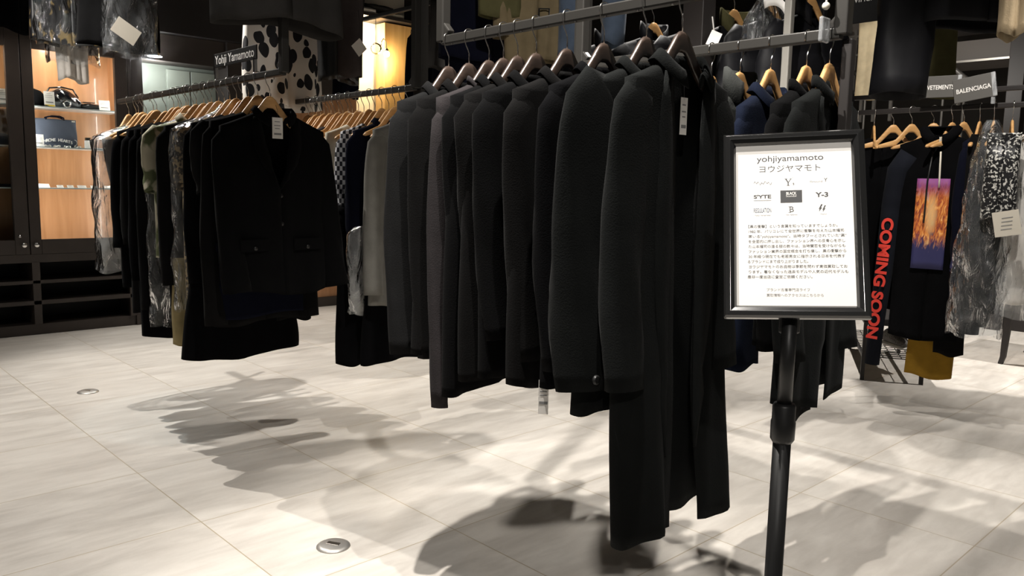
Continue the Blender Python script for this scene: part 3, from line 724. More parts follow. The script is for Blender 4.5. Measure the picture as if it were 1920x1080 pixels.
point('niche_fill', (-7.62, 2.74, 2.30), 13, (.88, .95, 1), .04)  # unseen lamp added to wash the niche with cool light

# ------------------------------------------------------------------ hanging rails
def rail(name, label, x0, x1, y, z, post_l=True, post_r=True, top=3.1, s=.028, upper=None, m=BARM, group=None, rivets=0):
    r = thing(name, label, 'clothes rail', ((x0+x1)/2, y, z), 0, group); L = (x1-x0)/2
    MB().box((0, 0, 0), (2*L, s, s)).build('bar', m, r, bevel=.004)
    for on, sx_ in ((post_l, -1), (post_r, 1)):
        if not on: continue
        MB().box((sx_*(L+s*.1), 0, (top-z)/2+.01), (s*1.2, s*1.2, top-z+.03)).build('upright', m, r, bevel=.004)
        MB().box((sx_*(L-.012), 0, .026), (.04, s*.9, .04), Matrix.Rotation(sx_*.785, 3, 'Y')).build('corner_gusset', m, r, bevel=.004)
    if upper:
        MB().box((0, 0, upper-z), (2*L+.06, s, s)).build('upper_bar', m, r, bevel=.004)
    for i in range(rivets):
        u = -L+.05+i*(2*L-.1)/max(1, rivets-1); MB().cyl((u, -s*.25, -s*.5), (u, -s*.25, -s*.5-.003), .004, 8).build('rivet', CHROME, r)
    return r
ZR = 1.77
rail('clothes_rail', 'dark steel rail carrying the row of black coats nearest the camera', -2.05, -.92, 1.63, ZR, upper=3.05, rivets=11)
rail('clothes_rail', 'dark steel rail on the left packed with wooden hangers', -5.15, -3.125, 1.645, ZR, False, True, upper=3.05)
rail('clothes_rail', 'dark steel rail behind the black jacket carrying the checked shirt', -4.45, -3.115, 2.31, ZR, False, True, upper=3.05)
rail('clothes_rail', 'dark steel rail above the framed notice', -2.06, -1.075, 2.295, ZR, True, True, upper=3.05, s=.032)

# ------------------------------------------------------------------ main rail: ten black garments on dark hangers
def last_coat_gap(hem): return [(1.61, .07), (1.57, .06), (1.45, .05), (1.2, .045), (.9, .05), (hem, .07)]
dk = 'black garments on the rail nearest the camera'
MAIN = [  # x, label, hanger label, kwargs
 (-2.024, 'charcoal wool coat with pale-edged shoulder at far end of the near rail', 'dark hanger at the far end of the near rail', dict(m=CHAR, hem=.785, sleeve=(.80, .235, .062, .034, .05), collar=('coat', .022, .0), hw=.20, name='coat')),
 (-1.926, 'black coat second from far end of the near rail', 'dark hanger second from far end of the near rail', dict(m=BLACK3, hem=.80, sleeve=(.80, .195, .066, .042, .055), collar=('coat', .022, .0), hw=.20, name='coat')),
 (-1.834, 'grey-brown knit cardigan with one long thin sleeve hanging lowest of the row', 'dark hanger of the grey-brown cardigan', dict(m=MAUVE, hem=.80, sleeve=(.67, .212, .05, .028, .022), collar=('stand', .022, 0), hw=.17, name='cardigan')),
 (-1.771, 'black jacket directly in front of the grey-brown cardigan', 'dark reddish hanger just in front of the cardigan hanger', dict(m=BLACK, hem=.73, sleeve=(.83, .165, .064, .04, .05), collar=('coat', .022, .0), hw=.21, name='jacket', amp=.012)),
 (-1.711, 'black jacket with square flat sleeve hem in mid row', 'dark hanger of the jacket with square sleeve hem', dict(m=BLACK3, hem=.76, sleeve=(.885, .15, .070, .045, .066), collar=('coat', .022, .0), hw=.20, name='jacket')),
 (-1.636, 'black jacket under the wide dark hanger in the middle of the near rail', 'wide dark hanger with bright left edge in the middle of the near rail', dict(m=BLACK, hem=.80, sleeve=(.90, .185, .068, .04, .055), collar=('coat', .022, .0), lapel=.05, gap=[(1.61, .076), (1.35, .03), (1.2, 0)], name='jacket')),
 (-1.519, 'black jacket fourth from the camera end of the near rail', 'dark hanger fourth from the camera end of the near rail', dict(m=BLACK3, hem=.79, sleeve=(.86, .18, .064, .042, .05), collar=('coat', .022, .0), gap=[(1.61, .076), (1.35, .03), (1.2, 0)], name='jacket')),
 (-1.390, 'black jacket third from the camera end with a clear-edged tag hanging below', 'dark hanger third from the camera end of the near rail', dict(m=BLACK2, hem=.80, sleeve=(.86, .205, .07, .045, .055), collar=('coat', .022, .0), name='jacket', gap=[(1.61, .076), (1.45, .02), (1.35, 0)])),
 (-1.255, 'black coat with wide balloon sleeve and a cuff button', 'dark hanger second from the camera end of the near rail', dict(m=GREENB, hem=.77, sleeve=(.845, .298, .115, .05, .062), collar=('coat', .022, .0), sw=.2, hw=.22, name='coat', cuffbutton=True, gap=[(1.61, .076), (1.45, .02), (1.35, 0)])),
 (-1.150, 'long open black coat reaching nearly to the floor at the camera end', 'brown hanger nearest the camera at the end of the near rail', dict(m=GREENB, hem=.475, tilt=.022, skew=.05, sleeve=(.86, .25, .072, .04, .05), collar=('coat', .028, .015), sw=.195, hw=.222, d=.030, hd=.045, amp=.019, lapel=.075, name='coat', gap=last_coat_gap(.46), tagcard=(-.03, 1.49, .026, .085, PAPER))),
]
for i, (x, lb, hl, kw) in enumerate(MAIN):
    kw = dict(kw); m = kw.pop('m'); hem = kw.pop('hem'); nm = kw.pop('name')
    hanger(x, 1.63, ZR, hl, 'dark', 0, 1, 'dark wooden hangers on the near rail')
    g_ = garment(nm, lb, 'coat' if nm == 'coat' else nm, x, 1.63, hem, m, seed=i+1, group=dk, **kw)
    if i == 7:      # its paper tag hangs below the hem
        r = thing_part('price_tag', g_, (-.02, -.17, .735-hem), (0, 0, -.95))
        MB().box((0, 0, .045), (.0012, .026, .09)).build('card', PAPER, r)
        b = MB()
        for zz in (.08, .07, .06, .05): b.box((.001, 0, zz), (.0006, .018, .003))
        b.box((.001, 0, .03), (.0006, .022, .007)); b.build('printed_lines', INK2, r)
        MB().tube([(0, 0, .09), (-.002, .01, .14), (-.004, .02, .2)], .0008, 6).build('string', BLKPL, r, True)
# ------------------------------------------------------------------ left rail
LH = [-4.99, -4.87, -4.83, -4.76, -4.71, -4.6, -4.55, -4.42, -4.31, -4.25, -4.21, -4.15, -4.12, -4.06, -4.02, -3.93, -3.88, -3.84, -3.76, -3.7, -3.64, -3.57, -3.51, -3.45, -3.36, -3.25]
ORD = ['first', 'second', 'third', 'fourth', 'fifth', 'sixth', 'seventh', 'eighth', 'ninth', 'tenth', 'eleventh', 'twelfth', 'thirteenth', 'fourteenth', 'fifteenth', 'sixteenth', 'seventeenth', 'eighteenth', 'nineteenth', 'twentieth', 'twenty-first', 'twenty-second', 'twenty-third', 'twenty-fourth', 'twenty-fifth', 'twenty-sixth']
rn = random.Random(5)
for i, x in enumerate(LH):
    n = len(LH)-1-i
    lb = 'light wooden hanger holding the front black jacket on the left rail' if n == 0 else 'light wooden hanger %s behind the front jacket hanger on the left rail' % ORD[n-1]
    if i == 0: lb = 'light wooden hanger at the far end of the left rail'
    hanger(x, 1.645, ZR-(.012 if i % 3 == 1 else 0), lb, 'light', rn.uniform(-.05, .05)+(.5-.1*i if i < 2 else 0), 1, 'light wooden hangers on the left rail', .22 if i < 2 else .185)
lk = 'garments on the left rail'
LG = [
 ('shirt', 'grey patterned shirt inside the far clear cover on the left rail', 'shirt', -4.86, .95, SMOKE, dict(sw=.185, hw=.10)),
 ('cardigan', 'black cardigan just in front of the far clear cover', 'cardigan', -4.60, .72, BLACK2, dict(sleeve=(.95, .24, .06, .03, .04))),
 ('jacket', 'faded black jacket third from far end of the left rail', 'jacket', -4.46, .62, BLACK3, dict(sleeve=(.98, .25, .06, .035, .05), sw=.2)),
 ('coat', 'long thin black coat with a wrinkled sleeve on the left rail', 'coat', -4.30, .50, BLACK2, dict(sleeve=(.80, .25, .06, .035, .05), sw=.2)),
 ('jacket', 'black jacket behind the printed shirt on the left rail', 'jacket', -4.20, .66, BLACK, dict(sleeve=(.66, .24, .055, .035, .045), sw=.2)),
 ('dress', 'long grey dress in a clear sleeve of film on the left rail', 'dress', -4.08, .80, GREENB, dict(sw=.19, hw=.15)),
 ('shirt', 'cream shirt with green leaf print and short sleeve on the left rail', 'shirt', -3.98, .95, CAMO, dict(sleeve=(1.26, .265, .085, .04, .085), sw=.215, collar=('shirt', .03, .02))),
 ('jacket', 'black jacket with wide cuff just in front of the printed shirt', 'jacket', -3.88, .72, BLACK3, dict(sleeve=(.82, .25, .07, .045, .06), sw=.21)),
 ('blouse', 'bronze patterned blouse under crumpled film on the left rail', 'blouse', -3.72, .78, BRONZE, dict(sleeve=(1.28, .24, .075, .04, .075), sw=.2)),
 ('coat', 'black coat behind the charcoal t-shirt on the left rail', 'coat', -3.60, .72, BLACK2, dict(sleeve=(.86, .25, .065, .04, .05), sw=.21)),
 ('shirt', 't-shaped charcoal top with short sleeve second behind the front jacket', 't-shirt', -3.46, .80, CHAR, dict(sleeve=(1.27, .25, .085, .04, .085), sw=.215)),
 ('coat', 'black coat directly behind the front jacket on the left rail', 'coat', -3.37, .70, BLACK3, dict(sleeve=(.70, .27, .065, .035, .05), sw=.215)),
]
for i, (nm, lb, cat, x, hem, m, kw) in enumerate(LG):
    garment(nm, lb, cat, snap(x, LH), 1.645, hem, m, seed=30+i, group=lk, **kw)
garment('jacket', 'black single-breasted jacket facing forward at the end of the left rail', 'jacket', -3.25, 1.66, .84, BLACK, seed=50, group=lk, sw=.235, hw=.225, d=.045, hd=.055, sleeve=(.85, (.245, .345), .068, .05, .058), collar=('coat', .022, .0), lapel=.06,
        gap=[(1.61, .078), (1.5, .055), (1.40, .035), (1.28, 0)], buttons=3, pockets=2, amp=.009, drop=.07, tagcard=(.0, 1.545, .048, .088, PAPER), solid=.004)
drape('skirt', 'wide pleated black skirt hanging lowest behind the front jacket', 'skirt', -3.56, 1.645, .96, .515, BLACK2, .23, .285, .05, .06, seed=3, pleats=5)
drape('skirt', 'navy skirt showing just below the hem of the front jacket', 'skirt', -3.34, 1.63, 1.05, .73, NAVYD, .20, .215, .03, .035, seed=4, pleats=2, amp=.006)
drape('trousers', 'black folded trousers to the right under the front jacket', 'trousers', -3.42, 1.83, 1.1, .68, BLACK3, .07, .08, .03, .03, seed=5, pleats=2, amp=.005)
drape('trousers', 'khaki trousers hanging beside the wide black skirt', 'trousers', -3.83, 1.48, .95, .545, KHAKI, .045, .055, .03, .045, seed=6, pleats=2, amp=.006)
film_cover('far crumpled clear garment cover at the end of the left rail', -4.86, 1.645, 1.655, .80, .255, .10, FILM2, .15, 1)
film_cover('long clear garment cover reaching lowest in mid left rail', -4.05, 1.645, 1.66, .60, .245, .045, FILM3, 0, 2)
film_cover('clear garment cover over the bronze blouse on the left rail', -3.70, 1.645, 1.66, .72, .255, .055, FILM, 0, 3)
# name board clipped to the left rail
r = thing('name_board', 'black board lettered in white clipped on the left rail', 'sign', (-3.58, 1.645, 1.84), 0.0)
MB().box((0, 0, .035), (.44, .006, .062)).build('board', BLKPL, r, bevel=.002)
MB().box((-.215, 0, .03), (.01, .010, .075)).build('clip', CHROME, r)
for sx_ in (-1, 1): MB().box((sx_*.20, 0, -.02), (.012, .014, .06)).build('clip', CHROME, r)
text('lettering', 'Yohji Yamamoto', .056, WINK, r, (0, -.0038, .034), (PI/2, 0, 0), width=.40, bold=.0004)

# ------------------------------------------------------------------ middle rail
MH = [-4.11, -4.06, -4.02, -3.98, -3.94, -3.9, -3.87, -3.83, -3.79, -3.75, -3.7, -3.66, -3.6, -3.55, -3.5, -3.45, -3.39, -3.33, -3.28, -3.22, -3.17]
for i, x in enumerate(MH):
    n = len(MH)-1-i
    hanger(x, 2.31, ZR-(.01 if i % 2 else 0), 'light hanger holding the pale grey shirt on the middle rail' if n == 0 else 'light wooden hanger %s behind the pale grey shirt hanger' % ORD[n-1], 'light', rn.uniform(-.04, .04), 1, 'light wooden hangers on the middle rail', .178)
mk = 'garments on the middle rail'
MG = [('shirt', 'grey shirt deepest behind the checked one on the middle rail', 'shirt', -3.82, .9, SMOKE, dict(sleeve=(1.0, .24, .06, .03, .05))),
 ('blouse', 'cream blouse just behind the checked shirt', 'blouse', -3.62, .9, CREAM, dict(sleeve=(1.0, .24, .06, .03, .05))),
 ('shirt', 'black and white checked shirt on the middle rail', 'shirt', -3.44, .80, CHECKM, dict(sleeve=(1.20, .225, .06, .035, .06), sw=.195)),
 ('jacket', 'navy jacket between the checked and the pale grey shirt', 'jacket', -3.34, .80, NAVYD, dict(sleeve=(.92, .235, .07, .04, .055), sw=.2, collar=('coat', .022, .0))),
 ('shirt', 'pale grey linen shirt facing forward on the middle rail', 'shirt', -3.19, .735, SHIRT, dict(sleeve=(.80, .255, .062, .04, .045), sw=.195, hw=.22, collar=('shirt', .026, .015), gap=[(1.61, .076), (1.56, .02), (1.50, .004), (1.45, 0)], amp=.010))]
for i, (nm, lb, cat, x, hem, m, kw) in enumerate(MG): garment(nm, lb, cat, snap(x, MH), 2.31, hem, m, seed=60+i, group=mk, **kw)
drape('trousers', 'wide black trousers below the navy jacket on the middle rail', 'trousers', -3.42, 2.17, 1.2, .425, BLACK2, .085, .10, .04, .05, seed=11, pleats=2, amp=.006)
drape('trousers', 'black trousers below the pale grey shirt', 'trousers', -3.25, 2.30, 1.1, .455, BLACK2, .16, .20, .04, .045, seed=12, pleats=4, amp=.008)
film_cover('short crumpled film showing under the pale grey shirt', -3.29, 2.25, 1.2, .70, .20, .035, FILM2, 0, 7)

# ------------------------------------------------------------------ right rail, behind the notice
rk = 'coats on the rail behind the notice'
for x, lb, kd in ((-1.50, 'hanger with a thin wire hook nearest the long coat on the rail above the notice', 'light'), (-1.395, 'hanger of the grey tweed coat on the rail above the notice', 'light'), (-1.29, 'light hanger of the blue jacket above the notice', 'light'), (-1.175, 'light hanger of the black blazer above the notice', 'light'), (-1.105, 'pale hanger nearest the rail corner above the notice', 'light')):
    hanger(x, 2.295, ZR, lb, kd, 0, -1, 'light wooden hangers above the notice', .148)
RG = [('jacket', 'black jacket mostly hidden behind the long coat on the notice rail', 'jacket', -1.50, .85, BLACK, dict(sleeve=(.9, .22, .06, .035, .05))),
 ('coat', 'grey tweed coat with a tall collar behind the notice', 'coat', -1.40, .80, TWEED, dict(sleeve=(.86, .20, .058, .04, .05), collar=('stand', .085, 0), sw=.165)),
 ('jacket', 'blue jacket with dark collar behind the notice', 'jacket', -1.30, .84, DENIMN, dict(sleeve=(.88, .20, .055, .032, .045), collar=('coat', .03, .0), sw=.165)),
 ('blazer', 'black blazer second from the rail corner behind the notice', 'blazer', -1.185, .865, BLACK, dict(sleeve=(.86, .20, .06, .035, .05), collar=('stand', .03, 0), sw=.175)),
 ('coat', 'long dark grey coat nearest the rail corner behind the notice', 'coat', -1.095, .70, GREENB, dict(sleeve=(.84, .225, .07, .038, .055), collar=('stand', .035, 0), sw=.185, hw=.185, lapel=.045, gap=[(1.61, .076), (1.35, .02), (1.1, .004), (.7, .03)]))]
for i, (nm, lb, cat, x, hem, m, kw) in enumerate(RG): garment(nm, lb, cat, snap(x, (-1.5, -1.395, -1.29, -1.175, -1.105)), 2.295, hem, m, seed=70+i, group=rk, **kw)
drape('trousers', 'indigo trousers with a turned cuff below the notice', 'trousers', -1.27, 2.17, 1.2, .79, DENIMN, .06, .075, .035, .04, seed=21, pleats=1, amp=.004)
drape('trousers', 'tapered black trousers just behind the notice pole', 'trousers', -1.13, 2.25, 1.2, .655, BLACK3, .06, .08, .04, .035, seed=22, pleats=2, amp=.006)

# ------------------------------------------------------------------ upper tier
ZU = 3.05
uk = 'garments on the upper rails'
def up(nm, lb, cat, x, y, hem, m, **kw):
    rz = kw.pop('rz', 0); hg = kw.pop('hang', True)
    if hg: hanger(x, y, ZU, 'light hanger of the ' + lb, 'light', rz, 1, 'hangers on the upper rails')
    return garment(nm, lb, cat, x, y, hem, m, zr=ZU, rz=rz, group=uk, **kw)
up('coat', 'dark grey coat hem hanging above the front jacket', 'coat', -3.16, 1.645, 1.955, GREYC, seed=81, sw=.22, hw=.275, hd=.10, d=.06, amp=.012)
up('dress', 'white dress with black cow spots hanging behind the left rail', 'dress', -4.28, 2.25, 1.74, COWM, seed=82, sw=.2, hw=.235, hd=.06, amp=.014)
up('jacket', 'glossy black jacket hanging right of the spotted dress', 'jacket', -3.98, 2.43, 1.88, MLEATH, seed=83, sw=.2, hw=.12, hd=.05, amp=.01)
rail('clothes_rail', 'upper rear rail above the puffer jackets', -4.0, -.6, 2.95, 2.15+.9, False, False, m=BARM)
tr_ = drape('trousers', 'smoky brown trousers with a white tag hanging above the checked shirt', 'trousers', -3.95, 2.47, 2.95, 1.90, SMOKE, .085, .085, .05, .04, seed=84, pleats=2, amp=.008)
drape('trousers', 'dark navy trousers behind the smoky brown pair', 'trousers', -4.22, 2.62, 2.95, 1.82, NAVYD, .09, .08, .05, .04, seed=85, pleats=2, amp=.008)
r = thing_part('price_tag', tr_, (.11, .0, .15), (0, 0, 0))
MB().box((0, 0, 0), (.0015, .07, .07), Matrix.Rotation(.75, 3, 'X')).build('card', PAPER, r)
MB().tube([(0, 0, .05), (0, .004, .12), (-.01, 0, .2)], .001, 6).build('string', BLKPL, r, True)
# far upper left
rail('clothes_rail', 'upper left rail carrying the film-wrapped black garment', -7.2, -5.2, 1.645, ZU, False, False)
up('jacket', 'black jacket hem at the top left corner of the shop', 'jacket', -6.62, 1.47, 2.33, BLACK2, seed=86, sw=.16, hw=.14, amp=.012)
up('jacket', 'black and gold brocade jacket under film at upper left', 'jacket', -5.75, 1.55, 2.15, GOLDB, seed=87, sw=.2, hw=.21, hd=.06, hang=False)
up('coat', 'black coat beside the brocade jacket at upper left', 'coat', -5.45, 1.76, 2.12, BLACK, seed=88, sw=.2, hw=.24, hd=.05)
up('blouse', 'cream blouse hem hanging in front of the cabinet door', 'blouse', -5.85, 1.59, 1.945, WHITEC, seed=89, sw=.12, hw=.085, hd=.05, amp=.012, hang=False)
film_cover('clear cover round the cream blouse before the cabinet', -5.85, 1.60, 2.93, 2.05, .155, .07, FILM2, 0, 21)
film_cover('clear cover over the brocade jacket at upper left', -5.70, 1.58, 2.93, 2.14, .23, .09, FILM3, 0, 22)
film_cover('clear cover with a cream card over the black coat at upper left', -5.35, 1.79, 2.93, 2.07, .16, .06, FILM3, 0, 23)
tag(MB().box((-5.24, 1.73, 2.20), (.0015, .15, .10), Matrix.Rotation(-.55, 3, 'X')).build('label_card', CARD, None), 'blank cream card tilted on the film at upper left', 'card')
# behind the near rail
up('coat', 'deep navy coat hanging behind the far end of the near rail', 'coat', -3.35, 2.95, 1.98, NAVYD, seed=90, sw=.22, hw=.26, hd=.08, rz=-.4)
up('jacket', 'olive jacket corner above the navy coat', 'jacket', -3.0, 2.85, 2.15, OLIVE, seed=91, sw=.2, hw=.2, rz=-.5)
r = up('coat', 'tan trench coat with a belt loop behind the near rail', 'coat', -2.93, 2.92, 1.93, TRENCH, seed=92, sw=.2, hw=.155, hd=.07, rz=-.75, sleeve=(2.05, .22, .06, .04, .05))
MB().tube([(.085, .03+.025*sx_, .22+.03*sz_) for sx_, sz_ in ((-1, -1), (1, -1), (1, 1), (-1, 1), (-1, -1))], .005, 6).build('belt_buckle', BLKPL, r)
for i, (x, y, hem, w0) in enumerate(((-2.66, 2.9, 1.93, .07), (-2.42, 2.9, 1.965, .05))):
    drape('jeans', ['blue jeans left of the rear post above the near rail', 'pale-edged blue jeans right of the rear post above the near rail'][i], 'jeans', x, y, 2.95, hem, JEAN, w0+.03, w0, .06, .05, rz=-.7, seed=93+i, pleats=1.2, amp=.006)
struct(MB().b2((-2.11, 2.30, 1.78), (-2.06, 2.345, 3.05)).build('column_rear', BARM, bevel=.004))
struct(MB().b2((-3.16, 2.33, 1.55), (-3.10, 2.375, 3.1)).build('column_middle', BARM, bevel=.004))
struct(MB().b2((-2.02, 2.86, 1.3), (-1.92, 2.95, 3.1)).build('column_dark', DARKP, bevel=.004))
struct(MB().b2((-1.605, 2.93, 1.62), (-1.575, 2.96, 3.1)).build('column_pale', mat('grey_painted_steel', (.20, .19, .17), .4), bevel=.004))
struct(MB().b2((-1.075, 2.30, 1.40), (-1.045, 2.33, 1.755)).build('column_corner', DARKP, bevel=.004))
rail('clothes_rail', 'rear rail with navy coats seen left of the near rail end', -5.4, -3.9, 3.4, 2.52, False, False)
for i, (x, lb, m) in enumerate(((-4.34, 'navy coat at far end of the rear rail beside the alcove', NAVYD), (-4.20, 'navy coat in the middle of the rear rail beside the alcove', NAVYD), (-4.05, 'black navy coat nearest the near rail end on the rear rail', NAVYD))):
    hanger(x, 3.4, 2.52, 'light hanger of the ' + lb, 'light', -.2, 1, 'hangers on the rear rail beside the alcove', .2)
    garment('coat', lb, 'coat', x, 3.4, 1.3, m, zr=2.52, rz=-.2, seed=110+i, sw=.19, hw=.20, sleeve=(1.6, .24, .06, .04, .05), group='navy coats beside the alcove')
drape('scarf', 'grey scarf looped between the navy coats and the near rail', 'scarf', -3.98, 3.1, 2.42, 2.02, GREYC, .03, .06, .02, .03, rz=-.6, seed=113, pleats=2, amp=.006, waist=False)
# puffer jackets on the rear rail
rail('clothes_rail', 'rear rail carrying the black puffer jackets', -2.95, -1.25, 3.25, 2.2, False, False)
pk = 'puffer jackets on the rear rail'
PJ = [(-2.75, 'black puffer jacket at far end of the rear rail', PUFF), (-2.46, 'black puffer jacket behind the brown hanger of the long coat', PUFF), (-2.22, 'black puffer jacket with a white forked tag', PUFF), (-2.02, 'olive-collared dark puffer jacket on the rear rail', PUFF), (-1.84, 'black puffer jacket with a curved white band', PUFF), (-1.66, 'black puffer jacket with an orange hanger by the notice rail corner', PUFF)]
for i, (x, lb, m) in enumerate(PJ):
    hanger(x, 3.25, 2.2, 'light hanger of the ' + lb.replace(' behind the brown hanger of the long coat', ' second on the rear rail'), 'light', -.25, 1, 'hangers on the rear rail', .19)
    garment('puffer_jacket', lb, 'puffer jacket', x, 3.25, 1.35, m, zr=2.2, rz=-.25, sw=.2, hw=.22, d=.065, hd=.07, puffy=.014, sleeve=(1.45, .28, .085, .06, .07), collar=('stand', .075, 0), seed=100+i, group=pk, nz=54, amp=.004, m2=OLIVE if i == 3 else None)
for lb, c, rot, wd in (('white forked tag on the third puffer jacket', (-1.935, 2.92, 1.985), .3, .05), ('white tag below the forked one on the puffer jackets', (-1.89, 2.90, 1.93), -.6, .045)):
    tag(MB().box(c, (.002, wd, .075), Matrix.Rotation(rot, 3, 'X') @ Matrix.Rotation(-.8, 3, 'Z')).build('paper_tag', PAPER, None), lb, 'tag')
b = MB(); rg = []
for i in range(13):
    a = lerp(.25, 2.0, i/12); c = Vector((-1.70+.07*math.cos(a), 3.0, 1.96+.09*math.sin(a))); rg.append([c+Vector((0, 0, .0)), c+Vector((.03*math.cos(a)*.5, 0, .028*math.sin(a)+.008))])
tag(b.loft(rg, False).build('paper_band', PAPER, None, True, solid=.001), 'curved white paper band over a black puffer collar', 'paper band')
film_cover('small clear film over the shoulder of a puffer jacket', -1.77, 3.08, 2.12, 1.92, .09, .05, FILM3, -.4, 31)
# size clip near the rail corner
r = thing('swing_clip', 'clear plastic clip hooked at the corner of the notice rail', 'clip', (-1.10, 2.24, 1.74))
MB().box((0, 0, .035), (.014, .05, .07)).build('clip_body', plastic_film('thick_clear_plastic', .2), r, bevel=.006)
MB().ball((0, 0, .10), .011, 8).build('bead', CARD, r, True); MB().tube([(0, 0, .11), (0, .02, .16)], .003, 6).build('cord', PAPER, r, True); MB().ball((0, .022, .17), .014, 8).build('knot', CARD, r, True)
# black bulk hanging at upper right
rail('clothes_rail', 'upper rail at the right carrying a black padded coat', -2.2, .4, 3.45, ZU, False, False)
up('puffer_coat', 'big black padded coat hanging at upper right', 'coat', -1.08, 3.45, 1.96, PUFF, seed=120, sw=.24, hw=.23, hd=.10, d=.13, rz=-1.1, puffy=.008, nz=50, sleeve=(1.70, .37, .11, .09, .10))
up('coat', 'black coat with square hem right of the padded coat', 'coat', -.62, 3.55, 2.0, BLACK2, seed=121, sw=.22, hw=.21, hd=.08, rz=-1.1)
up('jacket', 'beige jacket with a rounded sleeve at the top right corner', 'jacket', -.87, 3.2, 1.875, fabric('sand_cotton', (.30, .235, .15)), seed=122, sw=.12, hw=.07, hd=.07, rz=-1.1, amp=.014)
r = thing('name_board', 'black board with small white lettering beside the padded coat', 'sign', (-1.47, 3.38, 2.08), 0)
MB().box((0, 0, 0), (.30, .006, .13)).build('board', BLKPL, r, bevel=.002)
text('lettering', 'the viridi', .038, WINK, r, (-.06, -.0038, .03), (PI/2, 0, 0), width=.13)

# ------------------------------------------------------------------ far right rail
YF, ZF = 5.0, 1.81
r = rail('clothes_rail', 'far right rail packed with wooden hangers and clear covers', -2.6, -.6, YF, ZF, False, False, m=DARKP)
for xx in (-2.55, -.65): MB().box((xx+1.6, 0, -ZF/2), (.03, .03, ZF)).build('upright', DARKP, r)
rail('clothes_rail', 'second dark rail just behind the far right rail', -2.7, -1.4, 5.35, 1.94, False, False, m=DARKP)
fk = 'light wooden hangers on the far right rail'
FH = [(-2.28, .2, 'slim edge-on hanger at the left end of the far right rail'), (-2.20, .3, 'second slim hanger from the left of the far right rail'), (-2.10, .5, 'third hanger from the left on the far right rail'), (-1.985, -.95, 'wide empty-looking hanger left of the black hoodie'), (-1.88, -.8, 'hanger with curled tip directly behind the black hoodie'), (-1.76, -1.25, 'broad slotted hanger in the neck of the black hoodie'), (-1.66, -.3, 'small hanger just right of the black hoodie'), (-1.60, -.5, 'hanger of the navy knit right of the hoodie'), (-1.52, .1, 'hanger inside the clear cover right of the hoodie'), (-1.45, .15, 'edge-on hanger above the sequin top'), (-1.36, .35, 'slim hanger above the white garment at the right edge')]
for x, rz, lb in FH: hanger(x, YF, ZF, lb, 'light', rz, 1, fk, .215, bar=False)
gk = 'garments on the far right rail'
FG = [('blazer', 'olive and black patterned top at left end of far right rail', 'top', -2.26, .85, OLIVE, dict(sleeve=(1.0, .23, .06, .035, .05), rz=-.6)),
 ('sweatshirt', 'black sweatshirt directly behind the black hoodie', 'sweatshirt', -2.05, .62, BLACK2, dict(sleeve=(.7, .25, .06, .035, .05), rz=-.9)),
 ('knit', 'navy knit right of the black hoodie', 'knit', -1.50, .75, NAVYD, dict(sleeve=(.9, .2, .06, .035, .05), sw=.17, rz=-.2)),
 ('dress', 'black sequinned top with white flecks at the right', 'top', -1.335, 1.20, SEQUIN, dict(sw=.075, hw=.08, d=.05, hd=.05, rz=-1.2)),
 ('coat', 'white padded coat in clear film at the right edge', 'coat', -1.24, .75, WHITEC, dict(sw=.12, hw=.125, d=.07, hd=.08, rz=-1.2))]
for i, (nm, lb, cat, x, hem, m, kw) in enumerate(FG): garment(nm, lb, cat, x, YF-(.2 if nm == 'dress' else 0), hem, m, zr=ZF, seed=130+i, group=gk, **kw)
hd_ = garment('hoodie', 'black hoodie with a fiery print and red sleeve lettering', 'hoodie', -1.69, 4.92, .49, BLACK2, zr=ZF, rz=-1.45, sw=.205, hw=.185, d=.05, hd=.055, seed=140, group=gk, collar=('hood', .05, 0), gap=[(1.695, .066), (1.60, .03), (1.55, 0)], amp=.006, tagcard=(.02, 1.615, .035, .055, CARD))
# printed front and cords of the hoodie; its long left sleeve with the red letters
rg = []
for i in range(13):
    z = lerp(1.41, .90, i/12); rg.append([(.070+.003*math.sin(k*.9+i*.5), lerp(-.085, .085, k/10), z-.49) for k in range(11)])
MB().loft(rg, False).build('chest_print', PRINTM, hd_, True, solid=.001)
for sd in (-1, 1): MB().tube([(.055, sd*.02, 1.56-.49), (.078, sd*.03, 1.40-.49), (.080, sd*.032, (1.16 if sd < 0 else 1.36)-.49)], .005, 8).build('drawcord', BLKPL if sd < 0 else CARD, hd_, True)
for sd in (-1, 1):
    P = [Vector((0, sd*.15, 1.55)), Vector((.005, sd*.205, 1.46)), Vector((.01, sd*.225, 1.25)), Vector((.015, sd*(.235 if sd > 0 else .235), .95)), Vector((.02, sd*(.24 if sd > 0 else .255), .60 if sd > 0 else .58)), Vector((.02, sd*(.24 if sd > 0 else .265), .55 if sd > 0 else .30))]
    b = MB(); b.tube([p-Vector((0, 0, .49)) for p in P], [.06, .062, .058, .052, .044, .042], 16)
    s_ = b.build('sleeve', BLACK2 if sd > 0 else fabric('washed_navy_cloth', (.009, .010, .014)), hd_, True)
    if sd < 0:
        text('lettering', 'COMING SOON', .085, RED, s_, (.074, -.247, .82-.49), (PI/2, PI/2+.06, PI/2), width=.72, bold=.0035)
film_cover('tall crumpled clear cover over a dark garment right of the hoodie', -1.41, 4.84, 1.72, .56, .135, .07, FILM, -1.3, 41, taper=.8)
garment('coat', 'dark coat inside the tall clear cover right of the hoodie', 'coat', -1.43, YF-.14, .62, BLACK3, zr=ZF, rz=-1.3, sw=.09, hw=.085, seed=144, group=gk)
film_cover('clear cover over the white coat at right edge', -1.20, 4.96, 1.70, .68, .16, .12, FILM2, -1.2, 42)
film_cover('clear cover hanging behind the right edge of the notice', -2.28, 4.9, 1.72, .42, .14, .07, FILM3, -.6, 43)
